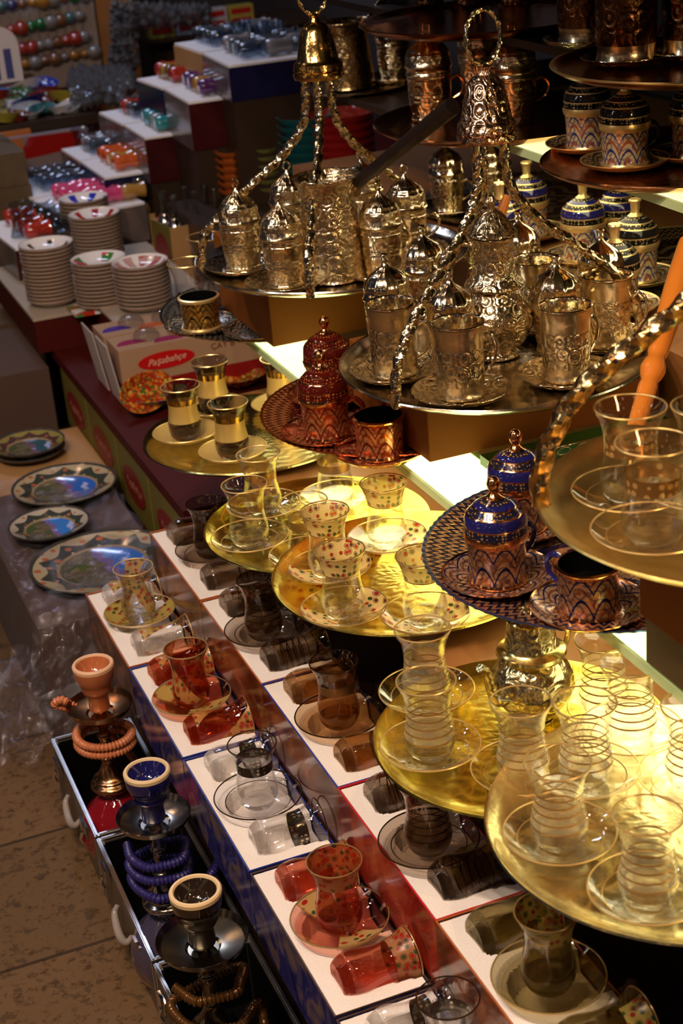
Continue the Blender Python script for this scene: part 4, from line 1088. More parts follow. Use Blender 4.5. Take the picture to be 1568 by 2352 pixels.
# ------------------------------------------------------------------ hookah cases and hookahs
for i, (y0, w) in enumerate([(1.967, 'farthest, with the brown hookah'), (1.664, 'middle, with the navy hookah'), (1.361, 'nearest, with the black hookah'), (1.058, 'cut by the bottom edge of the photo')]):
    put(K_case, (.289, y0, .0005), 'open aluminium-edged black case on the floor, ' + w, 'open hookah cases on the floor')
zc = .007
def hk(K, px, label):
    q = at(px[0], px[1], zc + .342)
    return put(K, (q.x + .008, q.y, zc), label, 'hookahs in the cases')
hose1 = coil(.040, .232, .205, 2.1, 1.0) + [(.02, .045, .19), (.045, .05, .14), (.05, .03, .11)]
hk(hookah(cl_br, cl_rim2, m_bronze, v_red, h_or, [(-.030, .030, .262), (-.046, .038, .275), (-.052, .046, .262)] + hose1, m_bronze), (200, 1527), 'hookah with brown clay bowl and orange hose coiled under its bronze dish')
hose2 = coil(.038, .225, .165, 2.4, 2.5, wob=.006) + [(.055, -.01, .16), (.085, .02, .165), (.075, .05, .12)]
hk(hookah(cl_bl, cl_rim, m_gun, v_blue, h_bl, hose2, m_gun), (322, 1772), 'hookah with navy blue bowl and blue hose, in the middle case')
hose3 = coil(.042, .225, .150, 1.5, 3.2, wob=.010) + [(.06, .01, .145), (.04, -.06, .12), (0, -.09, .095), (.05, -.105, .085), (.075, -.08, .085), (.03, -.055, .09), (.0, -.08, .075), (.035, -.12, .06), (.02, -.15, .03)]
hk(hookah(cl_bk, cl_rim, m_gunk, v_blk, h_bk, hose3, m_gunk, .053), (432, 2048), 'hookah with glossy black bowl and black and gold hose, nearest')
hose4 = coil(.034, .10, .055, 1.6, 0, wob=.008) + [(.0, .045, .05), (.02, .06, .03)]
put(Kind('coiled_hose', 'hose', MB().tube(catmull(hose4, 26), lambda t, L: .0058 * (1 + .16 * math.sin(L * 2 * PI / .0052)), 10).get('coiled_hose', h_bk)), (.365, 1.24, -.02), 'coiled black and gold ribbed hose in the case at the bottom edge')
# ------------------------------------------------------------------ far stall: low table of porcelain and boxes
m_tred = simple('red_table_cover', (0.060, 0.005, 0.003), 0.6, **{'Specular IOR Level': 0.15})
structure('far_table', MB().box(.60, 2.2, 2.46, 7.0, .335, .358).get('far_table_top', m_tred, smooth=False))
m_yc = noisy('yellow_green_card', (0.16, 0.13, 0.015), (0.12, 0.095, 0.013), 5, 0.6)
m_oval = simple('red_oval_print', (0.18, 0.010, 0.005), 0.5)
m_scriptw = simple('cream_script', (0.60, 0.46, 0.34), 0.5)
m_scriptd = simple('faded_script', (0.28, 0.10, 0.05), 0.6)
def oval_plate(w, h, t=.0006, n=32):
    return MB().prism([(w / 2 * math.cos(2 * PI * i / n), h / 2 * math.sin(2 * PI * i / n)) for i in range(n)], 0, t)
OV = oval_plate(.16, .075).get('printed_oval', m_oval, smooth=False)
TXT = text_mesh('Paşabahçe', .026, m_scriptd, .0003, .35)
ROTL = (PI / 2, 0, -PI / 2)                         # print on a face looking to -X
def oval_carton(y, z, L=.235, h=.135, x=.602, W=.30, dx=0, name='yellow_carton'):
    b = beveled(W, L, h, m_yc)
    return Kind('glassware_box', 'box', [('box_body', b), ('printed_oval', OV, (-.0008, L / 2, h / 2), ROTL, [('lettering', TXT, (0, 0, .0008))])])
for i, (y, z, dx, w) in enumerate([(2.47, .197, 0, 'under the near end of the red table'), (2.715, .197, 0, 'upper row, right of the dark gap'), (2.96, .197, 0, 'upper row, under the gift boxes'), (3.205, .197, 0, 'upper row, left end of the printed ovals'),
                                   (2.60, .0005, .03, 'lower row, behind the largest painted plate'), (2.86, .0005, .03, 'lower row, farther one'), (3.12, .0005, .03, 'lower row, farthest in shade')]):
    put(oval_carton(y, z, h=.135 if z > .1 else .190), (.602 + dx, y, z), 'yellow-green box with a red oval print, %s' % w, 'yellow-green boxes under the red table')

# porcelain stacks
def plate_kind(mat_top, R=.0615):
    return Kind('porcelain_saucer', 'saucer', MB().lathe([(0, .0022, 0), (R * .5, .0022, 0), (R * .72, .0060, 0), (R * .99, .0200, 2), (R, .0205, 2), (R * 1.0, .0190, 1), (R * .985, .0150, 1), (R * .74, .0040, 1), (R * .55, .0, 1), (0, .0, 1)], 36).get('porcelain_saucer', mat_top, m_plateback, simple('brown_rim_line', (0.20, 0.12, 0.06), 0.3)))
def mark_mat(name, c1, c2, n=6, w=.35, r0=.030, r1=.056):
    a = NT(name)
    ang, rad_, z = a.polar()
    q = a.math('FRACT', a.math('MULTIPLY', ang, float(n)))
    m1 = a.math('LESS_THAN', q, w)
    m2 = a.math('MULTIPLY', a.math('GREATER_THAN', rad_, r0), a.math('LESS_THAN', rad_, r1))
    nz = a.n('TexNoise', {'Vector': a.obj(), 'Scale': 60}).outputs[0]
    c = a.mix(a.math('GREATER_THAN', nz, .5), c1, c2)
    return a.fin(a.pbsdf(a.mix(a.math('MULTIPLY', m1, m2), (0.74, 0.72, 0.72), c), 0.1))
P_plain = plate_kind(m_porcelain)
P_brown = plate_kind(mark_mat('brown_spotted_plate', (0.12, 0.04, 0.02), (0.05, 0.05, 0.02), 6, .22, .036, .052))
P_red = plate_kind(mark_mat('red_striped_plate', (0.40, 0.03, 0.02), (0.30, 0.02, 0.02), 7, .34))
P_blue = plate_kind(mark_mat('blue_striped_plate', (0.02, 0.05, 0.50), (0.02, 0.04, 0.4), 6, .36))
P_pink = plate_kind(mark_mat('pink_flower_plate', (0.40, 0.12, 0.12), (0.5, 0.3, 0.28), 9, .6, .018, .056))
P_flow = plate_kind(mark_mat('rose_flower_plate', (0.55, 0.05, 0.12), (0.05, 0.2, 0.05), 4, .35))
def stack(K, xy, z0, n, step, name, lab_top):
    for i in range(n - 1):
        put(P_plain, (xy[0] + random.uniform(-.001, .001), xy[1] + random.uniform(-.001, .001), z0 + i * step), 'white porcelain saucer with brown rim inside the %s' % name, 'saucers in the ' + name)
    put(K, (xy[0], xy[1], z0 + (n - 1) * step), lab_top, rz=random.uniform(0, 3))
wb = noisy('white_laminate', (0.42, 0.36, 0.29), (0.37, 0.32, 0.26), 4, 0.4)
put(Kind('white_topped_box', 'box', [('top_board', MB().box(0, .40, 0, .50, .075, .082).get('top_board', wb, smooth=False)), ('box_body', MB().box(.002, .398, .002, .498, 0, .0748).get('box_body', m_tred, smooth=False))]), (.566, 3.475, .3585), 'low red box with white top under the two tall saucer stacks')
put(Kind('white_topped_box', 'box', [('top_board', MB().box(0, .28, 0, .20, .092, .098).get('top_board', wb, smooth=False)), ('box_body', MB().box(.002, .278, .002, .198, 0, .0918).get('box_body', m_tred, smooth=False))]), (.705, 3.262, .3585), 'red box with white top under the two shorter saucer stacks')
stack(P_brown, (.637, 3.57), .4410, 15, .0086, 'left saucer stack', 'white saucer with brown spots, topmost of the left saucer stack')
stack(P_red, (.800, 3.78), .4410, 15, .0086, 'tallest saucer stack', 'white saucer with red stripes, topmost of the tallest saucer stack')
stack(P_pink, (.792, 3.345), .4570, 11, .0086, 'front right saucer stack', 'white saucer with pink flowers, topmost of the front right stack')
stack(P_flow, (.715 + .012, 3.43 + .03), .4415, 12, .0086, 'stack behind the pink-flowered one', 'white saucer with rose flower, topmost of the stack half behind the pink-flowered one')
stack(P_blue, (.810, 3.93), .4410, 15, .0092, 'blue-topped saucer stack', 'white saucer with blue stripes, topmost of the stack behind the tallest')
q = at(150, 722, .390)
stack(P_flow, (q.x, q.y), .3590, 4, .0086, 'small saucer stack by the table edge', 'white saucer with a rose, topmost of the small stack by the table edge')
q = at(215, 678, .47)
fp = mark_mat('strawberry_plate', (0.5, 0.03, 0.02), (0.06, 0.22, 0.05), 5, .5, .01, .07)
put(Kind('square_plate', 'plate', MB().prism([(-.055, -.04), (.055, -.04), (.06, .035), (-.06, .035)], 0, .008).get('square_plate', fp, smooth=False)), (q.x, q.y - .01, .4405 + .0), 'white square plate with red and green fruit print behind the gift boxes')

# gift boxes of tea glasses
m_cream = simple('cream_card', (0.40, 0.25, 0.15), 0.35); m_dred = simple('dark_red_card', (0.26, 0.008, 0.008), 0.35); m_greyin = simple('grey_card_inside', (0.42, 0.36, 0.34), 0.6)
m_purp = simple('purple_print', (0.28, 0.01, 0.09), 0.3); m_viol = simple('violet_print', (0.06, 0.02, 0.32), 0.3); m_orn = simple('orange_print', (0.50, 0.10, 0.02), 0.3); m_win = simple('grey_window_print', (0.16, 0.13, 0.13), 0.3)
m_redl = simple('red_logo', (0.52, 0.008, 0.008), 0.3)
m_dome = glass('dome_glass', (0.80, 0.80, 0.82))
def gift_box(cA, cB, front=True):
    W, D, h = .36, .098, .118
    parts = [('box_body', MB().box(0, W, 0, D, .046, h, 0).box(0, W, 0, D, 0, .0455, 1).get('box_body', m_cream, m_dred, smooth=False)),
             ('side_flap', MB().add([(-.001, D * .05, .002), (-.001, D * .95, .002), (-.020, D * .98, h + .012), (-.020, D * .02, h + .012), (-.004, D * .05, .002), (-.004, D * .95, .002), (-.023, D * .98, h + .012), (-.023, D * .02, h + .012)], [(0, 1, 2, 3), (7, 6, 5, 4), (0, 3, 7, 4), (1, 5, 6, 2), (3, 2, 6, 7), (0, 4, 5, 1)]).get('side_flap', m_greyin, smooth=False))]
    for k in range(5):
        arc = [(.030 * math.cos(a), .030 * math.sin(a)) for a in [PI * j / 12 for j in range(13)]]
        parts.append(('printed_scallop', MB().prism(arc, 0, .0008).get('printed_scallop', cA if k % 2 == 0 else cB, smooth=False), (.036 + .072 * k, .010 if k % 2 else .030, h)))
    for k in range(4):
        parts.append(('glass_dome', MB().lathe([(.028, 0), (.027, .008), (.021, .017), (.012, .021), (0, .022)], 24).get('glass_dome', m_dome), (.072 + .072 * k, D * .52, h + .0009)))
    if front:
        parts.append(('logo', oval_plate(.118, .036, .0006).get('logo', m_redl, smooth=False), (.095, -.0007, .083), (PI / 2, 0, 0), [('lettering', text_mesh('Paşabahçe', .019, m_scriptw, .0002, .4), (0, 0, .0008), (0, 0, .05), 'cream script lettering')]))
        parts.append(('product_lettering', text_mesh('ÇAY B', .018, simple('maroon_ink', (0.10, 0.015, 0.01), 0.5), .0003), (.215, -.0005, .090), (PI / 2, 0, 0)))
        parts.append(('small_lettering', text_mesh('62011', .009, simple('pale_red_ink', (0.38, 0.12, 0.08), 0.5), .0003), (.207, -.0005, .072), (PI / 2, 0, 0)))
        parts.append(('window_print', MB().box(.075, .103, -.0006, 0, .010, .034).get('window_print', m_win, smooth=False)))
        parts.append(('window_print', MB().box(.185, .213, -.0006, 0, .010, .034).get('window_print', m_win, smooth=False)))
    return Kind('gift_box', 'box', parts)
put(gift_box(m_purp, m_purp), (.648, 3.020, .3585), 'cream and red tea glass gift box with a red oval logo', 'gift boxes on the red table', rz=.0)
put(gift_box(m_viol, m_orn, False), (.645, 3.128, .3585), 'tea glass gift box with violet and orange scallops behind the logo one', 'gift boxes on the red table')

# mosaic bowls near the gift box
m_mosr = NT('red_mosaic'); _v = m_mosr.n('TexVoronoi', {'Vector': m_mosr.obj(), 'Scale': 160})
m_mosr = m_mosr.fin(m_mosr.pbsdf(m_mosr.ramp(m_mosr.n('SeparateColor', {0: _v.outputs['Color']}).outputs[0], [(0, (.35, .03, .01)), (.4, (.55, .16, .02)), (.7, (.08, .14, .03)), (.85, (.6, .35, .05))], 'CONSTANT'), .1))
m_mosg = NT('green_mosaic'); _v = m_mosg.n('TexVoronoi', {'Vector': m_mosg.obj(), 'Scale': 160})
m_mosg = m_mosg.fin(m_mosg.pbsdf(m_mosg.ramp(m_mosg.n('SeparateColor', {0: _v.outputs['Color']}).outputs[0], [(0, (.10, .18, .02)), (.35, (.04, .07, .22)), (.6, (.4, .14, .12)), (.8, (.25, .28, .05))], 'CONSTANT'), .1))
def leaf_bowl(mat, L=.07, W=.035, h=.028):
    n = 28; vs = []; fs = []
    for j, t in enumerate((0.02, .35, .7, 1.0, .93, .6)):
        z = (h * t * t) if j < 4 else (h * t * t + .004)
        for i in range(n):
            a = 2 * PI * i / n
            vs.append((L * t * math.cos(a) * (1 + .12 * math.cos(a)), W * t * math.sin(a), z))
    for j in range(5):
        for i in range(n): fs.append((j * n + i, j * n + (i + 1) % n, (j + 1) * n + (i + 1) % n, (j + 1) * n + i))
    fs.append(tuple(range(n))); fs.append(tuple(5 * n + i for i in range(n - 1, -1, -1)))
    return mesh('mosaic_bowl', vs, fs, [mat])
def mos(px, z, mat, lab, s=1, rz=.4, L=.07, W=.035, rot=None):
    q = at(px[0], px[1], z)
    put(Kind('mosaic_bowl', 'bowl', leaf_bowl(mat, L, W)), q, lab, 'mosaic glass bowls', rz=rz, scale=s, rot=rot)
mos((322, 918), .382, m_mosr, 'leaf-shaped red and orange mosaic glass bowl beside the logo gift box', .92, .5, .075, .045, rot=(.75, -.15, .55))
mos((365, 935), .359, m_mosg, 'green and blue mosaic glass bowl behind the matte-gold glasses', 1.0, .3, .06, .045)
m_turq = simple('turquoise_glaze', (0.02, 0.22, 0.36), 0.1); m_redg = simple('red_glaze', (0.32, 0.012, 0.01), 0.1)
mos((575, 855), .359, m_turq, 'turquoise glazed bowl behind the matte-gold glasses', 1.0, .2, .05, .032)
mos((545, 835), .359, m_redg, 'red glazed bowl behind the turquoise one', 1.0, .2, .06, .04)
mos((555, 890), .359, m_mosr, 'red patterned bowl below the turquoise one', .9, .1, .06, .04)

# ------------------------------------------------------------------ painted plates, boxes and plastic at the left
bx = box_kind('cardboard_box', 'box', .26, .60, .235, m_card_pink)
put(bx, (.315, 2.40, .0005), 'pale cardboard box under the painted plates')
put(box_kind('cardboard_box', 'box', .30, .30, .225, m_card), (.30, 3.03, .0005), 'brown cardboard box under the small blue-centred plate')
def picture_plate(R, sky=(0.03, 0.16, 0.62), rim1=(0.40, 0.34, 0.22), rim2=(0.04, 0.05, 0.045), name='painted_plate', yaw=0.0, teal=False):
    a = NT(name + '_paint')
    ang, rad_, z = a.polar()
    o = a.xyz()
    rn = a.math('DIVIDE', rad_, R)
    pet = a.math('ABSOLUTE', a.math('SINE', a.math('MULTIPLY', ang, PI * 10)))
    sc = a.math('ADD', a.math('MULTIPLY', rn, 14.0), a.math('MULTIPLY', pet, 2.2))
    w1 = a.math('GREATER_THAN', a.math('SINE', sc), 0.1)
    vo = a.n('TexVoronoi', {'Vector': a.obj(), 'Scale': 7.0 / R * .6, 'Randomness': .6}).outputs['Distance']
    blob = a.math('LESS_THAN', vo, .22)
    rimc = a.mix(w1, rim2, rim1)
    rimc = a.mix(blob, rimc, (0.38, 0.12, 0.05))
    nz = a.n('TexNoise', {'Vector': a.obj(), 'Scale': 30, 'Detail': 4}).outputs[0]
    nb = a.n('TexBrick', {'Vector': a.obj(), 'Scale': 40, 'Color1': (.20, .17, .10), 'Color2': (.10, .09, .06), 'Mortar': (.03, .03, .02)}).outputs[0]
    town = a.mix(a.math('GREATER_THAN', nz, .55), nb, (0.06, 0.09, 0.035))
    cloud = a.math('GREATER_THAN', a.n('TexNoise', {'Vector': a.obj(), 'Scale': 38, 'Detail': 3}).outputs[0], .64)
    sc2 = a.mix(cloud, sky, (0.35, 0.45, 0.8))
    hor = a.math('ADD', o[0], a.math('MULTIPLY', a.math('SUBTRACT', nz, .5), R * .5))
    pinkish = a.mix(a.math('MULTIPLY', a.math('LESS_THAN', hor, R * .16), .6), sc2, (0.25, 0.08, 0.16))
    pic = a.mix(a.math('GREATER_THAN', hor, R * .02), town, pinkish)
    c = a.mix(a.math('LESS_THAN', rn, .60), rimc, pic)
    c = a.mix(a.math('LESS_THAN', a.math('ABSOLUTE', a.math('SUBTRACT', rn, .61)), .02), c, (.3, .22, .12))
    c = a.mix(a.math('GREATER_THAN', rn, .95), c, (.05, .05, .05))
    m = a.fin(a.pbsdf(c, .12, 0.0, vo, .15, .001))
    return Kind(name, 'plate', MB().lathe([(0, .004), (R * .6, .004), (R * .64, .007), (R * .95, .014), (R, .017), (R * 1.005, .015), (R * .95, .010), (R * .62, .0), (0, 0)], 72, wob=lambda A, Z: 1 + .006 * math.cos(A * 40) * (1 if Z > .01 else 0)).get('painted_plate', m))
zp = .2415
put(picture_plate(.128), (.468, 2.560, zp), 'largest painted plate with blue sky and mosque town scene', 'painted souvenir plates', rz=.15)
put(picture_plate(.075, (0.04, 0.20, 0.66), (0.42, 0.38, 0.32)), (.415, 2.745, zp + .012), 'smallest blue-sky painted plate, between the two bigger ones', 'painted souvenir plates', rz=.1)
put(picture_plate(.103, (0.03, 0.13, 0.55)), (.485, 2.930, zp + .006), 'middle-sized painted plate with deep blue sky and beige border', 'painted souvenir plates', rz=.1)
put(picture_plate(.076, (0.03, 0.10, 0.14), (0.25, 0.22, 0.06), (0.08, 0.04, 0.04)), (.470, 3.200, zp + .004), 'small painted plate with dull teal centre in the brown box', 'painted souvenir plates', rz=.1)
put(picture_plate(.074, (0.03, 0.10, 0.14), (0.10, 0.10, 0.05), (0.03, 0.03, 0.03)), (.472, 3.205, zp - .012), 'dark plate directly under the small teal-centred one', 'painted souvenir plates', rz=.6)
# crumpled clear plastic
ap = NT('crumpled_plastic')
_n = ap.n('TexNoise', {'Vector': ap.obj(), 'Scale': 34, 'Detail': 5, 'Distortion': 2.0}).outputs[0]
_b = ap.n('Bump', {'Height': _n, 'Strength': 1.0, 'Distance': .012}).outputs[0]
_g = ap.n('BsdfAnisotropic', {'Color': (.9, .9, 1), 'Roughness': .12, 'Normal': _b}).outputs[0]
_d = ap.n('BsdfDiffuse', {0: (.5, .48, .5)}).outputs[0]
_t = ap.n('BsdfTransparent', {0: (.93, .93, .95)}).outputs[0]
_x = ap.n('MixShader', {0: .09, 1: _t, 2: _g}).outputs[0]
m_plastic = ap.fin(ap.n('MixShader', {0: .02, 1: _x, 2: _d}).outputs[0])
from mathutils import noise as mnoise
def sheet(x0, x1, y0, y1, zf, n=56, amp=.012, ragged=.02, seed=0):
    vs = []; fs = []
    for j in range(n + 1):
        for i in range(n + 1):
            u = i / n; v = j / n
            ex = ragged * mnoise.noise(Vector((v * 7, seed, 0))); ey = ragged * mnoise.noise(Vector((u * 7, seed + 5, 0)))
            x = x0 + (x1 - x0) * u + ex; y = y0 + (y1 - y0) * v + ey
            p = Vector((x * 22, y * 22, seed))
            nzv = mnoise.noise(p) + .5 * abs(mnoise.noise(p * 2.3))
            vs.append((x, y, zf(x, y) + amp * (0.55 + nzv)))
    for j in range(n):
        for i in range(n):
            a = j * (n + 1) + i
            fs.append((a, a + 1, a + n + 2, a + n + 1))
    me = mesh('plastic_sheet', vs, fs, [m_plastic], None, True, 30)
    return me
def drape(x, y):
    top = .243
    d = max(0, .318 - x, 2.405 - y)
    return max(.010, top - d * 2.6)
put(Kind('plastic_bag', 'bag', sheet(.24, .575, 2.33, 3.03, drape, 70, .014, .04, 1)), (0, 0, 0), 'crumpled clear plastic sheet spread under the painted plates')
put(Kind('plastic_bag', 'bag', sheet(.20, .33, 2.31, 2.62, lambda x, y: .10 - .5 * (.33 - x), 40, .03, .04, 9)), (0, 0, 0), 'clear plastic bag hanging toward the floor below the largest painted plate')
# boxes at far left
def facing_box(px0, px1, Y, h, D, mat, lab, name='cardboard_box', ztop=None):
    a = at_y(px0[0], px0[1], Y); b = at_y(px1[0], px1[1], Y)
    x0, x1 = a.x, b.x; zt = (a.z + b.z) / 2
    zb = max(.0005, zt - h)
    return put(box_kind(name, 'box', x1 - x0, D, zt - zb, mat), (x0, Y, zb), lab)
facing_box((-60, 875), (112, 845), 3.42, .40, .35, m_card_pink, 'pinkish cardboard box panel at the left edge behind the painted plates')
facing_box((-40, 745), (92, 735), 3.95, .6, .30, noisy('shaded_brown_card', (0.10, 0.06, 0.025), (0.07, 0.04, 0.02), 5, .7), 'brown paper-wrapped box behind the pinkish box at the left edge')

# ------------------------------------------------------------------ far cartons of coloured glass
def col_glass(name, c, rough=.05):
    return simple(name, c, rough, **{'Coat Weight': 1.0})
lg = {}
def tumbler(name, col):
    if name not in lg:
        m = glass('far_' + name, col) if name == 'clear' else col_glass('far_' + name, col)
        lg[name] = Kind('coloured_glass', 'glass', MB().lathe([(0, .001), (.013, .001), (.018, .006), (.021, .020), (.018, .036), (.017, .048), (.022, .066), (.0205, .066), (.0155, .048), (.0165, .036), (.019, .020), (.012, .008), (0, .007)], 20).get('coloured_glass', m))
    return lg[name]
tumbler('clear', (0.75, 0.8, 0.85)); 
CC = {'purple': (0.08, 0.01, 0.12), 'gold': (0.38, 0.20, 0.04), 'teal': (0.01, 0.20, 0.24), 'orange': (0.55, 0.09, 0.01), 'pink': (0.60, 0.06, 0.20), 'red': (0.35, 0.02, 0.01), 'grey': (0.22, 0.22, 0.25)}
def far_carton(Fp, Lp, z, W, h, side, cols, lab, rows=5, colsn=3, front=None):
    F = at(Fp[0], Fp[1], z); Lq = at(Lp[0], Lp[1], z)
    L = (Lq - F).length; yaw = math.atan2(-(Lq.x - F.x), Lq.y - F.y)
    b = MB().box(0, W, 0, L, 0, h - .006)
    K = Kind('glassware_carton', 'box', [('carton_body', b.get('carton_body', front or side, smooth=False)), ('side_print', MB().box(-.001, 0, .001, L - .001, .001, h - .007).get('side_print', side, smooth=False)), ('foam_insert', MB().box(.002, W - .002, .002, L - .002, h - .0059, h).get('foam_insert', m_foam_far, smooth=False))])
    put(K, (F.x, F.y, z - h), lab, 'far cartons of glassware', rz=yaw)
    structure('display_step', MB().box(.004, W - .004, .004, L - .004, .3585, z - h - .0005).get('far_step', m_wood_dark, smooth=False), (F.x, F.y, 0), (0, 0, yaw))
    R_ = Matrix.Rotation(yaw, 4, 'Z')
    k = 0
    for j in range(rows):
        for i in range(colsn):
            c = cols[(j * colsn + i) % len(cols)] if isinstance(cols, list) else cols
            p = R_ @ Vector((.042 + i * .066, .030 + (L - .06) * (j + .5) / rows, 0)) + Vector((F.x, F.y, z + .0225))
            tumb = tumbler(c, CC.get(c, (0.7, 0.75, 0.8)))
            put(tumb, p, 'small %s glass lying on foam in %s' % (c, lab.split(' with ')[0].replace('open ', '')), '%s glasses lying in far cartons' % c, rot=(0, PI / 2, yaw + random.uniform(-.15, .15)))
nav = printed_card('navy_printed_card', (0.004, 0.005, 0.035), (0.007, 0.008, 0.05), (0.012, 0.013, 0.07), 6)
mar = printed_card('maroon_printed_card', (0.03, 0.005, 0.006), (0.045, 0.006, 0.008), (0.06, 0.012, 0.012), 6)
gry = printed_card('grey_printed_card', (0.05, 0.045, 0.05), (0.10, 0.085, 0.09), (0.16, 0.12, 0.12), 9)
T = [((524, 151), (463, 121), .88, .30, .085, gry, nav, ['clear', 'grey', 'clear', 'clear'], 'open navy carton with clear glasses, highest of the far cartons'),
     ((461, 120), (398, 99), .88, .24, .10, m_card, m_card, ['clear', 'clear', 'grey'], 'open tan carton with clear glasses, left of the navy one'),
     ((432, 235), (374, 202), .79, .17, .12, gry, mar, ['purple', 'purple', 'gold'], 'open maroon carton with purple and gold glasses'),
     ((371, 202), (312, 181), .79, .17, .12, nav, nav, ['red', 'gold', 'clear'], 'open dark carton with red glasses, left of the purple ones'),
     ((332, 317), (283, 286), .68, .19, .12, gry, mar, ['teal', 'teal', 'grey'], 'open maroon carton with teal glasses'),
     ((280, 285), (225, 258), .68, .19, .12, gry, gry, ['clear', 'red', 'clear'], 'open grey carton with clear and red glasses'),
     ((239, 409), (183, 370), .58, .17, .10, nav, nav, ['orange', 'orange', 'gold'], 'open navy carton with orange glasses'),
     ((181, 369), (139, 342), .58, .17, .10, gry, m_dred, ['clear', 'grey', 'clear'], 'open red carton with clear glasses, left of the orange ones'),
     ((150, 500), (70, 458), .52, .22, .10, gry, gry, ['pink', 'pink', 'gold'], 'open pale carton with pink glasses behind the saucer stacks'),
     ((34, 572), (-40, 515), .52, .075, .10, gry, mar, ['red', 'clear'], 'open carton with red glasses at the left edge'),
     ((68, 456), (19, 417), .52, .22, .10, gry, gry, ['clear', 'clear', 'grey'], 'open pale carton with clear glasses, left of the pink ones')]
for (F_, L_, z, W, h, sm_, fm, cols, lab) in T:
    far_carton(F_, L_, z, W, h, sm_, cols, lab, 4, 2 if W < .22 else 3, fm)

# crates of bottles and jars in the middle distance
def crate(Fp, Lp, Rp, z, h, label, side, front, n, gl_, up):
    F = at(*Fp, z); Lq = at(*Lp, z); Rq = at(*Rp, z)
    L = (Lq - F).length; W = (Rq - F).length; yaw = math.atan2(-(Lq.x - F.x), Lq.y - F.y)
    t = .003
    parts = [('crate_body', MB().box(0, W, 0, t, 0, h).box(0, W, L - t, L, 0, h).box(t, W - t, t, L - t, 0, t).box(W - t, W, t, L - t, 0, h).get('crate_body', front, smooth=False)),
             ('crate_side', MB().box(0, t, t, L - t, 0, h).get('crate_side', side, smooth=False))]
    if side is m_yc:
        parts.append(('printed_oval', oval_plate(min(.10, L * .75), h * .6).get('printed_oval', m_oval, smooth=False), (-.0008, L / 2, h * .55), ROTL))
    put(Kind('open_crate', 'box', parts), (F.x, F.y, z - h), label, rz=yaw)
    R_ = Matrix.Rotation(yaw, 4, 'Z')
    nx_ = max(1, int((W - .008) / .051)); ny_ = max(1, int((L - .008) / .051))
    for k in range(nx_ * ny_):
        p = R_ @ Vector(((k % nx_ + .5) * W / nx_, (k // nx_ + .5) * L / ny_, 0)) + Vector((F.x, F.y, z - h + .005))
        put(gl_, p + Vector((0, 0, up)), 'slender glass bottle with metal glints standing in the %s' % label, 'bottles in the crates', rz=k, scale=random.uniform(.72, .76))
m_far_clear = glass('far_clear', (0.75, 0.8, 0.85))
bottle = Kind('glass_bottle', 'bottle', MB().lathe([(0, .001), (.022, .001), (.030, .012), (.032, .030), (.024, .052), (.012, .070), (.009, .100), (.010, .128), (.016, .142), (.0145, .142), (.0085, .127), (.0075, .1), (.010, .071), (.022, .051), (.030, .03), (.02, .008), (0, .006)], 24).get('glass_bottle', glass('bottle_glass', (0.85, 0.86, 0.85), wave=.5)))
bottle_s = Kind('glass_bottle', 'bottle', [('glass_body', bottle.parts), ('silver_lustre', MB().lathe([(.0225, .002), (.0305, .012), (.0327, .030), (.0247, .052), (.0126, .070)], 24).get('silver_lustre', m_chrome))])
bottle_g = Kind('glass_bottle', 'bottle', [('glass_body', bottle.parts), ('gilding', MB().lathe([(.0305, .012), (.0327, .030), (.0247, .052)], 24).get('gilding', m_gold))])
crate((390, 525), (345, 503), (498, 488), .52, .16, 'cardboard crate with yellow-green side', m_yc, m_card, 16, bottle_s, .12)
crate((308, 498), (243, 447), (450, 452), .48, .12, 'brown crate of gilded bottles', m_card, m_card, 14, bottle_g, .10)
for px, zz, w in [((70, 612), .441, 'at the left edge behind the spotted saucer stack'), ((205, 420), .46, 'behind the blue-striped saucer')]:
    q = at(px[0], px[1], zz)
    put(Kind('glass_jug', 'jug', MB().lathe([(0, .001), (.035, .001), (.045, .02), (.040, .07), (.026, .11), (.024, .13), (.034, .16), (.0325, .16), (.0225, .13), (.0245, .11), (.038, .07), (.043, .02), (0, .006)], 28).get('glass_jug', m_far_clear)), q, 'clear glass jug ' + w)
q = at(405, 372, .56)
put(Kind('serving_dish', 'dish', [('dish', MB().lathe([(0, 0), (.03, 0), (.075, .012), (.074, .015), (.03, .004), (0, .004)], 32).get('dish', m_porcelain)), ('bowl', MB().lathe([(0, .004), (.02, .004), (.042, .022), (.044, .034), (.040, .034), (.018, .008), (0, .008)], 28).get('bowl', simple('grey_lustre', (.3, .3, .34), .1, .6)))]), (q.x, q.y, .5405), 'white dish with grey bowl behind the crates')
structure('display_step', MB().box(1.02, 1.28, 3.35, 3.93, .3585, .540).get('far_step', m_wood_dark, smooth=False))

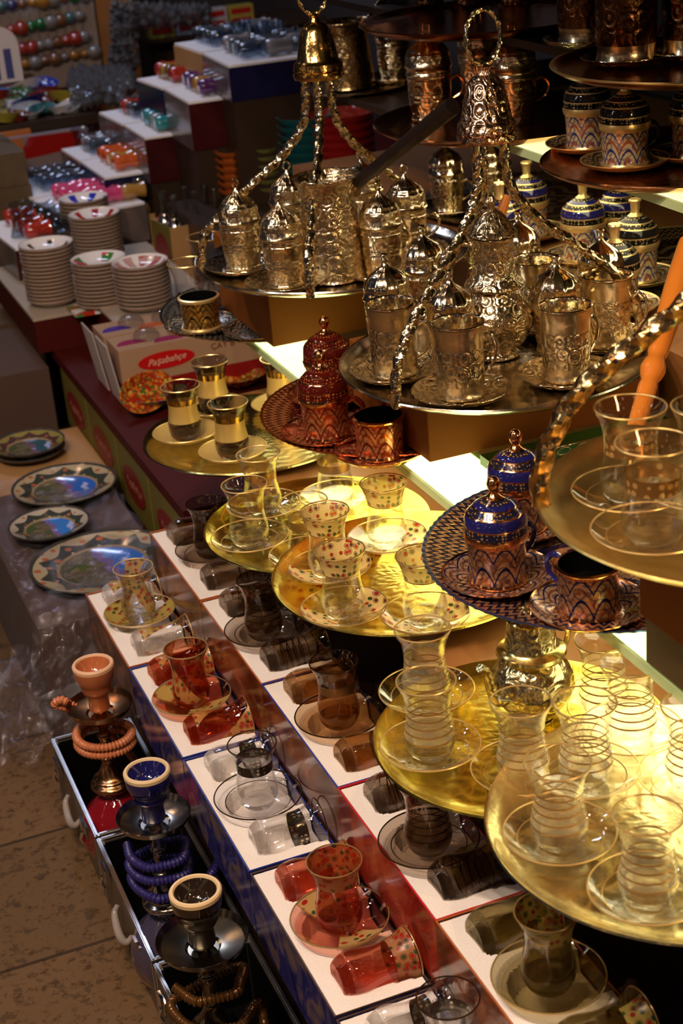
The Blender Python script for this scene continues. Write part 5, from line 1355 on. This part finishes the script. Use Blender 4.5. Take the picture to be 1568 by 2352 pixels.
# bowl stacks behind the far hanging tray
structure('display_step', MB().box(1.30, 2.15, 3.2, 3.88, .3585, .545).box(1.30, 1.78, 3.881, 3.94, .3585, .545).get('far_step', m_wood_dark, smooth=False))
def bowl_kind(R, out, inn):
    return Kind('glazed_bowl', 'bowl', MB().lathe([(0, 0, 0), (R * .55, 0, 0), (R * .58, .006, 0), (R * .93, R * .42, 0), (R, R * .56, 1), (R * .96, R * .56, 1), (R * .88, R * .42, 1), (R * .5, .008, 1), (0, .006)], 36).get('glazed_bowl', out, inn))
m_teal = simple('teal_glaze', (0.01, 0.09, 0.10), .15); m_teal2 = simple('pale_teal_glaze', (0.05, 0.22, 0.28), .15)
m_rg2 = noisy('red_flecked_glaze', (0.28, 0.015, 0.01), (0.40, 0.05, 0.04), 60, .15); m_flo = dotted('flowered_red_glaze', (0.22, 0.02, 0.015), (0.55, 0.40, 0.20), 0.0, 60, .38); m_flg = dotted('flowered_green_glaze', (0.06, 0.10, 0.02), (0.5, 0.35, 0.1), 0.0, 60, .38)
m_bg = simple('cobalt_glaze', (0.01, 0.02, 0.20), .15); m_ye = noisy('yellow_green_glaze', (0.25, 0.22, 0.03), (0.05, 0.10, 0.05), 30, .2); m_og = noisy('orange_pattern_glaze', (0.45, 0.14, 0.02), (0.35, 0.05, 0.01), 40, .2)
def bowls(px, Y, n, step, R, out, inn, nm, top_z=None):
    a = at_y(px[0], px[1], Y)
    K = bowl_kind(R, out, inn)
    zb = .546
    for i in range(n):
        put(K, (a.x, a.y, zb + i * step), ('%s bowl, topmost of its stack behind the far hanging tray' if i == n - 1 else '%s bowl inside its stack behind the far hanging tray') % nm, 'bowls in the %s stack' % nm)
    return a.x, a.y
bowls((705, 330), 3.72, 9, .020, .070, m_teal, m_teal2, 'teal')
bowls((790, 330), 3.66, 9, .020, .080, m_redg, m_rg2, 'dark red')
bowls((855, 330), 3.50, 5, .022, .058, m_flo, m_flo, 'red flowered')
bowls((930, 340), 3.40, 4, .022, .052, m_flg, m_flg, 'green flowered')
bowls((600, 330), 3.80, 6, .019, .055, m_ye, m_ye, 'yellow-green')
bowls((528, 330), 3.72 + .12, 6, .019, .042, m_og, m_og, 'orange patterned')
bc = Kind('blue_mug', 'mug', MB().lathe([(0, 0, 0), (.028, 0, 0), (.030, .004, 0), (.030, .02, 1), (.030, .045, 0), (.030, .065, 0), (.027, .065, 1), (.026, .006, 1), (0, .005)], 24).get('blue_mug', m_bg, simple('cream_glaze', (.35, .28, .14), .2)))
for k, (px, zz) in enumerate([((575, 425), .36), ((610, 430), .36), ((640, 425), .36), ((572, 385), .43), ((608, 388), .43), ((642, 385), .43)]):
    q = at_y(px[0], px[1], 3.12 if zz < .4 else 3.12)
    put(bc, (1.19 + .064 * (k % 3), 3.14, .3585 + .0655 * (k // 3)), 'cobalt blue mug with cream band, %s row, %s of three' % (['lower', 'upper'][k // 3], ['left', 'middle', 'right'][k % 3]), 'cobalt blue mugs')

# ------------------------------------------------------------------ far left: bead board, post, trinkets
bl = at_y(-60, 214, 6.0); br = at_y(238, 150, 6.0); 
zb_ = (bl.z + br.z) / 2
bd = MB().box(bl.x, br.x, 6.0, 6.02, zb_ - .04, 1.35).get('pin_board', noisy('beige_board', (0.30, 0.25, 0.23), (0.26, 0.21, 0.19), 3, .8), smooth=False)
put(Kind('pin_board', 'board', bd), (0, 0, 0), 'beige board hung with rows of glass ornaments at the top left')
pl = at_y(262, 130, 5.98)
structure('post_1', MB().box(pl.x - .045, pl.x + .10, 6.0, 6.10, 0, 2.2).get('post', m_wood_brown, smooth=False))
m_bead = {}
cols = {'amber': (0.30, 0.14, 0.02), 'dark red': (0.28, 0.03, 0.02), 'bottle green': (0.01, 0.12, 0.03), 'grey': (0.18, 0.17, 0.17), 'teal grey': (0.05, 0.12, 0.12), 'navy': (0.03, 0.04, 0.12), 'brown': (0.16, 0.07, 0.03)}
for k, v in cols.items():
    m_ = col_glass('bead_' + k.replace(' ', '_'), v)
    m_bead[k] = Kind('glass_ornament', 'ornament', [('glass_ball', MB().ball((0, 0, 0), .022, 14, (1, 1, .85)).get('glass_ball', m_)), ('wire_hook', MB().tube([(0, 0, .018), (0, .001, .04), (0, .010, .05)], .0014, 5).get('wire_hook', m_steel))])
rows_ = [((2, 15), (195, -8)), ((3, 74), (182, 36)), ((32, 116), (192, 84)), ((35, 150), (215, 118))]
pat = [['teal grey', 'navy', 'brown', 'amber', 'amber', 'grey', 'brown', 'bottle green', 'grey'], ['amber', 'dark red', 'dark red', 'bottle green', 'bottle green', 'grey', 'brown', 'teal grey', 'grey'], ['amber', 'dark red', 'dark red', 'grey', 'grey', 'brown', 'dark red', 'dark red', 'grey'], ['grey', 'amber', 'grey', 'brown', 'brown', 'grey', 'amber', 'amber', 'grey']]
rn_ = ['top', 'second', 'third', 'bottom']
for r_, (a_, b_) in enumerate(rows_):
    for k in range(9):
        t = k / 8
        q = at_y(a_[0] + (b_[0] - a_[0]) * t, a_[1] + (b_[1] - a_[1]) * t, 5.968)
        s = random.uniform(.8, 1.5)
        put(m_bead[pat[r_][k]], q, '%s glass ornament in the %s row on the beige board' % (pat[r_][k], rn_[r_]), '%s ornaments, %s row' % (pat[r_][k], rn_[r_]), scale=s)
# arched white price card with blue lettering bars
cq = at_y(12, 190, 4.6)
arch = [(-.045, 0), (.045, 0), (.045, .085)] + [(.045 * math.cos(a), .085 + .045 * math.sin(a)) for a in [PI * j / 10 for j in range(1, 10)]] + [(-.045, .085)]
put(Kind('display_card', 'card', [('card_board', MB().prism(arch, 0, .003).get('card_board', simple('white_card', (0.50, 0.50, 0.56), .6), smooth=False), (0, 0, 0), (PI / 2, 0, 0)),
                                  ('printed_column', MB().box(-.026, -.008, -.0036, -.003, .008, .078).get('printed_column', simple('blue_print', (.03, .04, .2), .5), smooth=False)), ('printed_column', MB().box(.006, .024, -.0036, -.003, .008, .078).get('printed_column', simple('blue_print', (.03, .04, .2), .5), smooth=False))]), (cq.x, 4.6, cq.z), 'white arched card with two blue columns at the left edge', rz=0, scale=1.15)
# low table with trinket bowls
def far_box(px0, px1, Y, h, D, mat, lab, zoff=0):
    a = at_y(px0[0], px0[1], Y); b = at_y(px1[0], px1[1], Y)
    zt = (a.z + b.z) / 2
    return zt, a.x, b.x
zt, xa, xb = far_box((-80, 300), (225, 262), 4.9, .1, .8, m_wood_dark, '')
structure('far_table', MB().box(xa - .3, xb, 4.9, 5.9, zt - .03, zt).get('far_table_left', m_wood_dark, smooth=False))
structure('far_table', MB().box(xa - .2, xb - .05, 5.0, 5.8, 0, zt - .0305).get('far_table_leg', m_wood_dark, smooth=False))
put(box_kind('orange_box', 'box', .17, .012, .10, simple('orange_card', (0.42, 0.13, 0.02), .5)), (xa + .02, 4.885, zt - .115), 'orange box side with dark curve at the far left')
ob = Kind('white_orange_box', 'box', [('box_body', MB().box(0, .26, 0, .04, 0, .20).get('box_body', simple('mauve_card', (0.22, 0.17, 0.18), .6), smooth=False)), ('orange_corner', MB().box(-.001, .06, -.001, .0, .10, .20).get('orange_corner', simple('orange_card', (0.42, 0.13, 0.02), .5), smooth=False)), ('red_label', MB().prism([(.05, .155), (.065, .135), (.259, .150), (.259, .195), (.08, .198)], 0, .001, 0, Matrix.Rotation(PI / 2, 4, 'X')).get('red_label', m_redg, smooth=False))])
put(ob, (xb - .31, 4.845, zt - .23), 'pale box with red label and orange corner below the trinket bowls')
bc2 = {'cobalt': (0.02, 0.05, 0.35), 'sky blue': (0.03, 0.20, 0.55), 'white': (0.5, 0.5, 0.52), 'yellow': (0.35, 0.30, 0.04), 'green': (0.04, 0.14, 0.05), 'dark red': (0.22, 0.03, 0.02), 'turquoise': (0.03, 0.25, 0.30)}
kb = {k: bowl_kind(.05, col_glass('trinket_' + k.replace(' ', '_'), v), dotted('trinket_in_' + k.replace(' ', '_'), v, (.45, .45, .5), 0, 60, .3)) for k, v in bc2.items()}
names = list(bc2)
random.seed(3)
for j in range(4):
    for i in range(8):
        c = random.choice(names)
        x = xa + .04 + i * ((xb - xa) - .06) / 8 + random.uniform(-.01, .01); y = 4.98 + j * .15 + random.uniform(-.02, .02)
        put(kb[c], (x, y, zt + .001 + random.uniform(0, .002)), '%s trinket bowl on the far left table, %s row' % (c, ['front', 'second', 'third', 'back'][j]), '%s trinket bowls, %s row' % (c, ['front', 'second', 'third', 'back'][j]), scale=random.uniform(.7, 1.15), rot=(random.uniform(-.5, .3), random.uniform(-.3, .3), 0))
# piled brown boxes below
q = at_y(0, 440, 4.3)
for k, (w_, z_) in enumerate([(.26, .0), (.25, .091), (.24, .182), (.24, .273)]):
    a = at_y(-60, 420, 4.35)
    put(box_kind('flat_box', 'box', .30, .3, .09, noisy('pile_card', (0.13, 0.085, 0.035), (0.06, 0.04, 0.02), 22, .6)), (at_y(78, 420, 4.35).x - .30 - .004 * k, 4.35, max(.0005, at_y(60, 345, 4.35).z - .364 + z_)), 'flat brown box in the pile at the left edge, %s' % ['lowest', 'second from below', 'third from below', 'topmost'][k])
put(box_kind('pile_base', 'box', .28, .28, max(.02, at_y(60, 345, 4.35).z - .365), m_wood_dark), (at_y(78, 420, 4.35).x - .30, 4.36, .0005), 'dark base box under the pile of flat brown boxes')
# crystals: hanging strands and a heap, nobody could count them
def crystals(n, fpos, r, mat, name, label):
    b = MB()
    for k in range(n):
        p = fpos(k)
        rr = r * random.uniform(.6, 1.3)
        b.add([p + Vector(v) * rr for v in ((1, 0, 0), (-1, 0, 0), (0, 1, 0), (0, -1, 0), (0, 0, 1.4), (0, 0, -1.4))], [(0, 2, 4), (2, 1, 4), (1, 3, 4), (3, 0, 4), (2, 0, 5), (1, 2, 5), (3, 1, 5), (0, 3, 5)])
    o = link(name, b.get(name, mat, smooth=False))
    tag(o, label, 'crystals', None, 'stuff')
    return o
m_cry = simple('crystal_facets', (0.55, 0.58, 0.62), .05, .9)
c0 = at_y(285, 70, 5.5)
crystals(260, lambda k: at_y(255 + 60 * random.random(), 5 + 150 * random.random(), 5.5 + random.uniform(-.1, .1)), .012, m_cry, 'crystal_strands', 'hanging strands of clear crystals beside the brown post')
crystals(420, lambda k: at(165 + 140 * random.random(), 175 + 45 * random.random(), zt + .05) + Vector((0, 0, random.uniform(-.03, .03))), .016, m_cry, 'crystal_heap', 'heap of grey crystal pendants below the brown post')
crystals(260, lambda k: at_y(310 + 170 * random.random(), 15 + 40 * random.random(), 5.9 + random.uniform(-.1, .1)), .015, m_cry, 'crystal_heap', 'heap of glass trinkets above the red and yellow labels')
# shelf with labelled boxes behind
a = at_y(320, 60, 6.1); 
structure('display_shelf', MB().box(a.x, 2.28, 6.02, 6.4, a.z - .06, a.z - .045).box(a.x + .05, 2.28, 6.2, 6.4, 0, a.z - .0605).get('far_shelf', m_wood_dark, smooth=False))
for k in range(4):
    x = a.x + .02 + k * .105
    f = MB().box(0, .098, 0, .05, 0, .08).get('box_body', [simple('yellow_card', (.28, .22, .03), .5), simple('white_box_card', (.32, .32, .34), .5), simple('white_box_card', (.32, .32, .34), .5), simple('yellow_card', (.28, .22, .03), .5)][k], smooth=False)
    put(Kind('labelled_box', 'box', [('box_body', f), ('red_label', MB().box(.01, .088, -.001, 0, .05, .07).box(.01, .088, -.001, 0, .015, .035).get('red_label', m_redg, smooth=False))]), (x, 6.04, a.z - .0445), 'small labelled box on the far shelf, %s' % ['leftmost, yellow', 'second, white', 'third, white', 'rightmost, yellow'][k], 'labelled boxes on the far shelf')
# small glass cups standing behind the navy carton
gcup = Kind('shot_glass', 'glass', MB().lathe([(0, .001), (.018, .001), (.022, .03), (.030, .062), (.0285, .062), (.020, .03), (.016, .006), (0, .005)], 20).get('shot_glass', m_far_clear))
for k, px in enumerate([(556, 104), (596, 108), (634, 104)]):
    q = at(px[0], px[1], .8805)
    put(gcup, (q.x, q.y, .8805), 'clear flared glass standing at the back of the navy carton, %s' % ['left', 'middle', 'right, beside the bronze bell'][k], 'flared glasses on the navy carton')
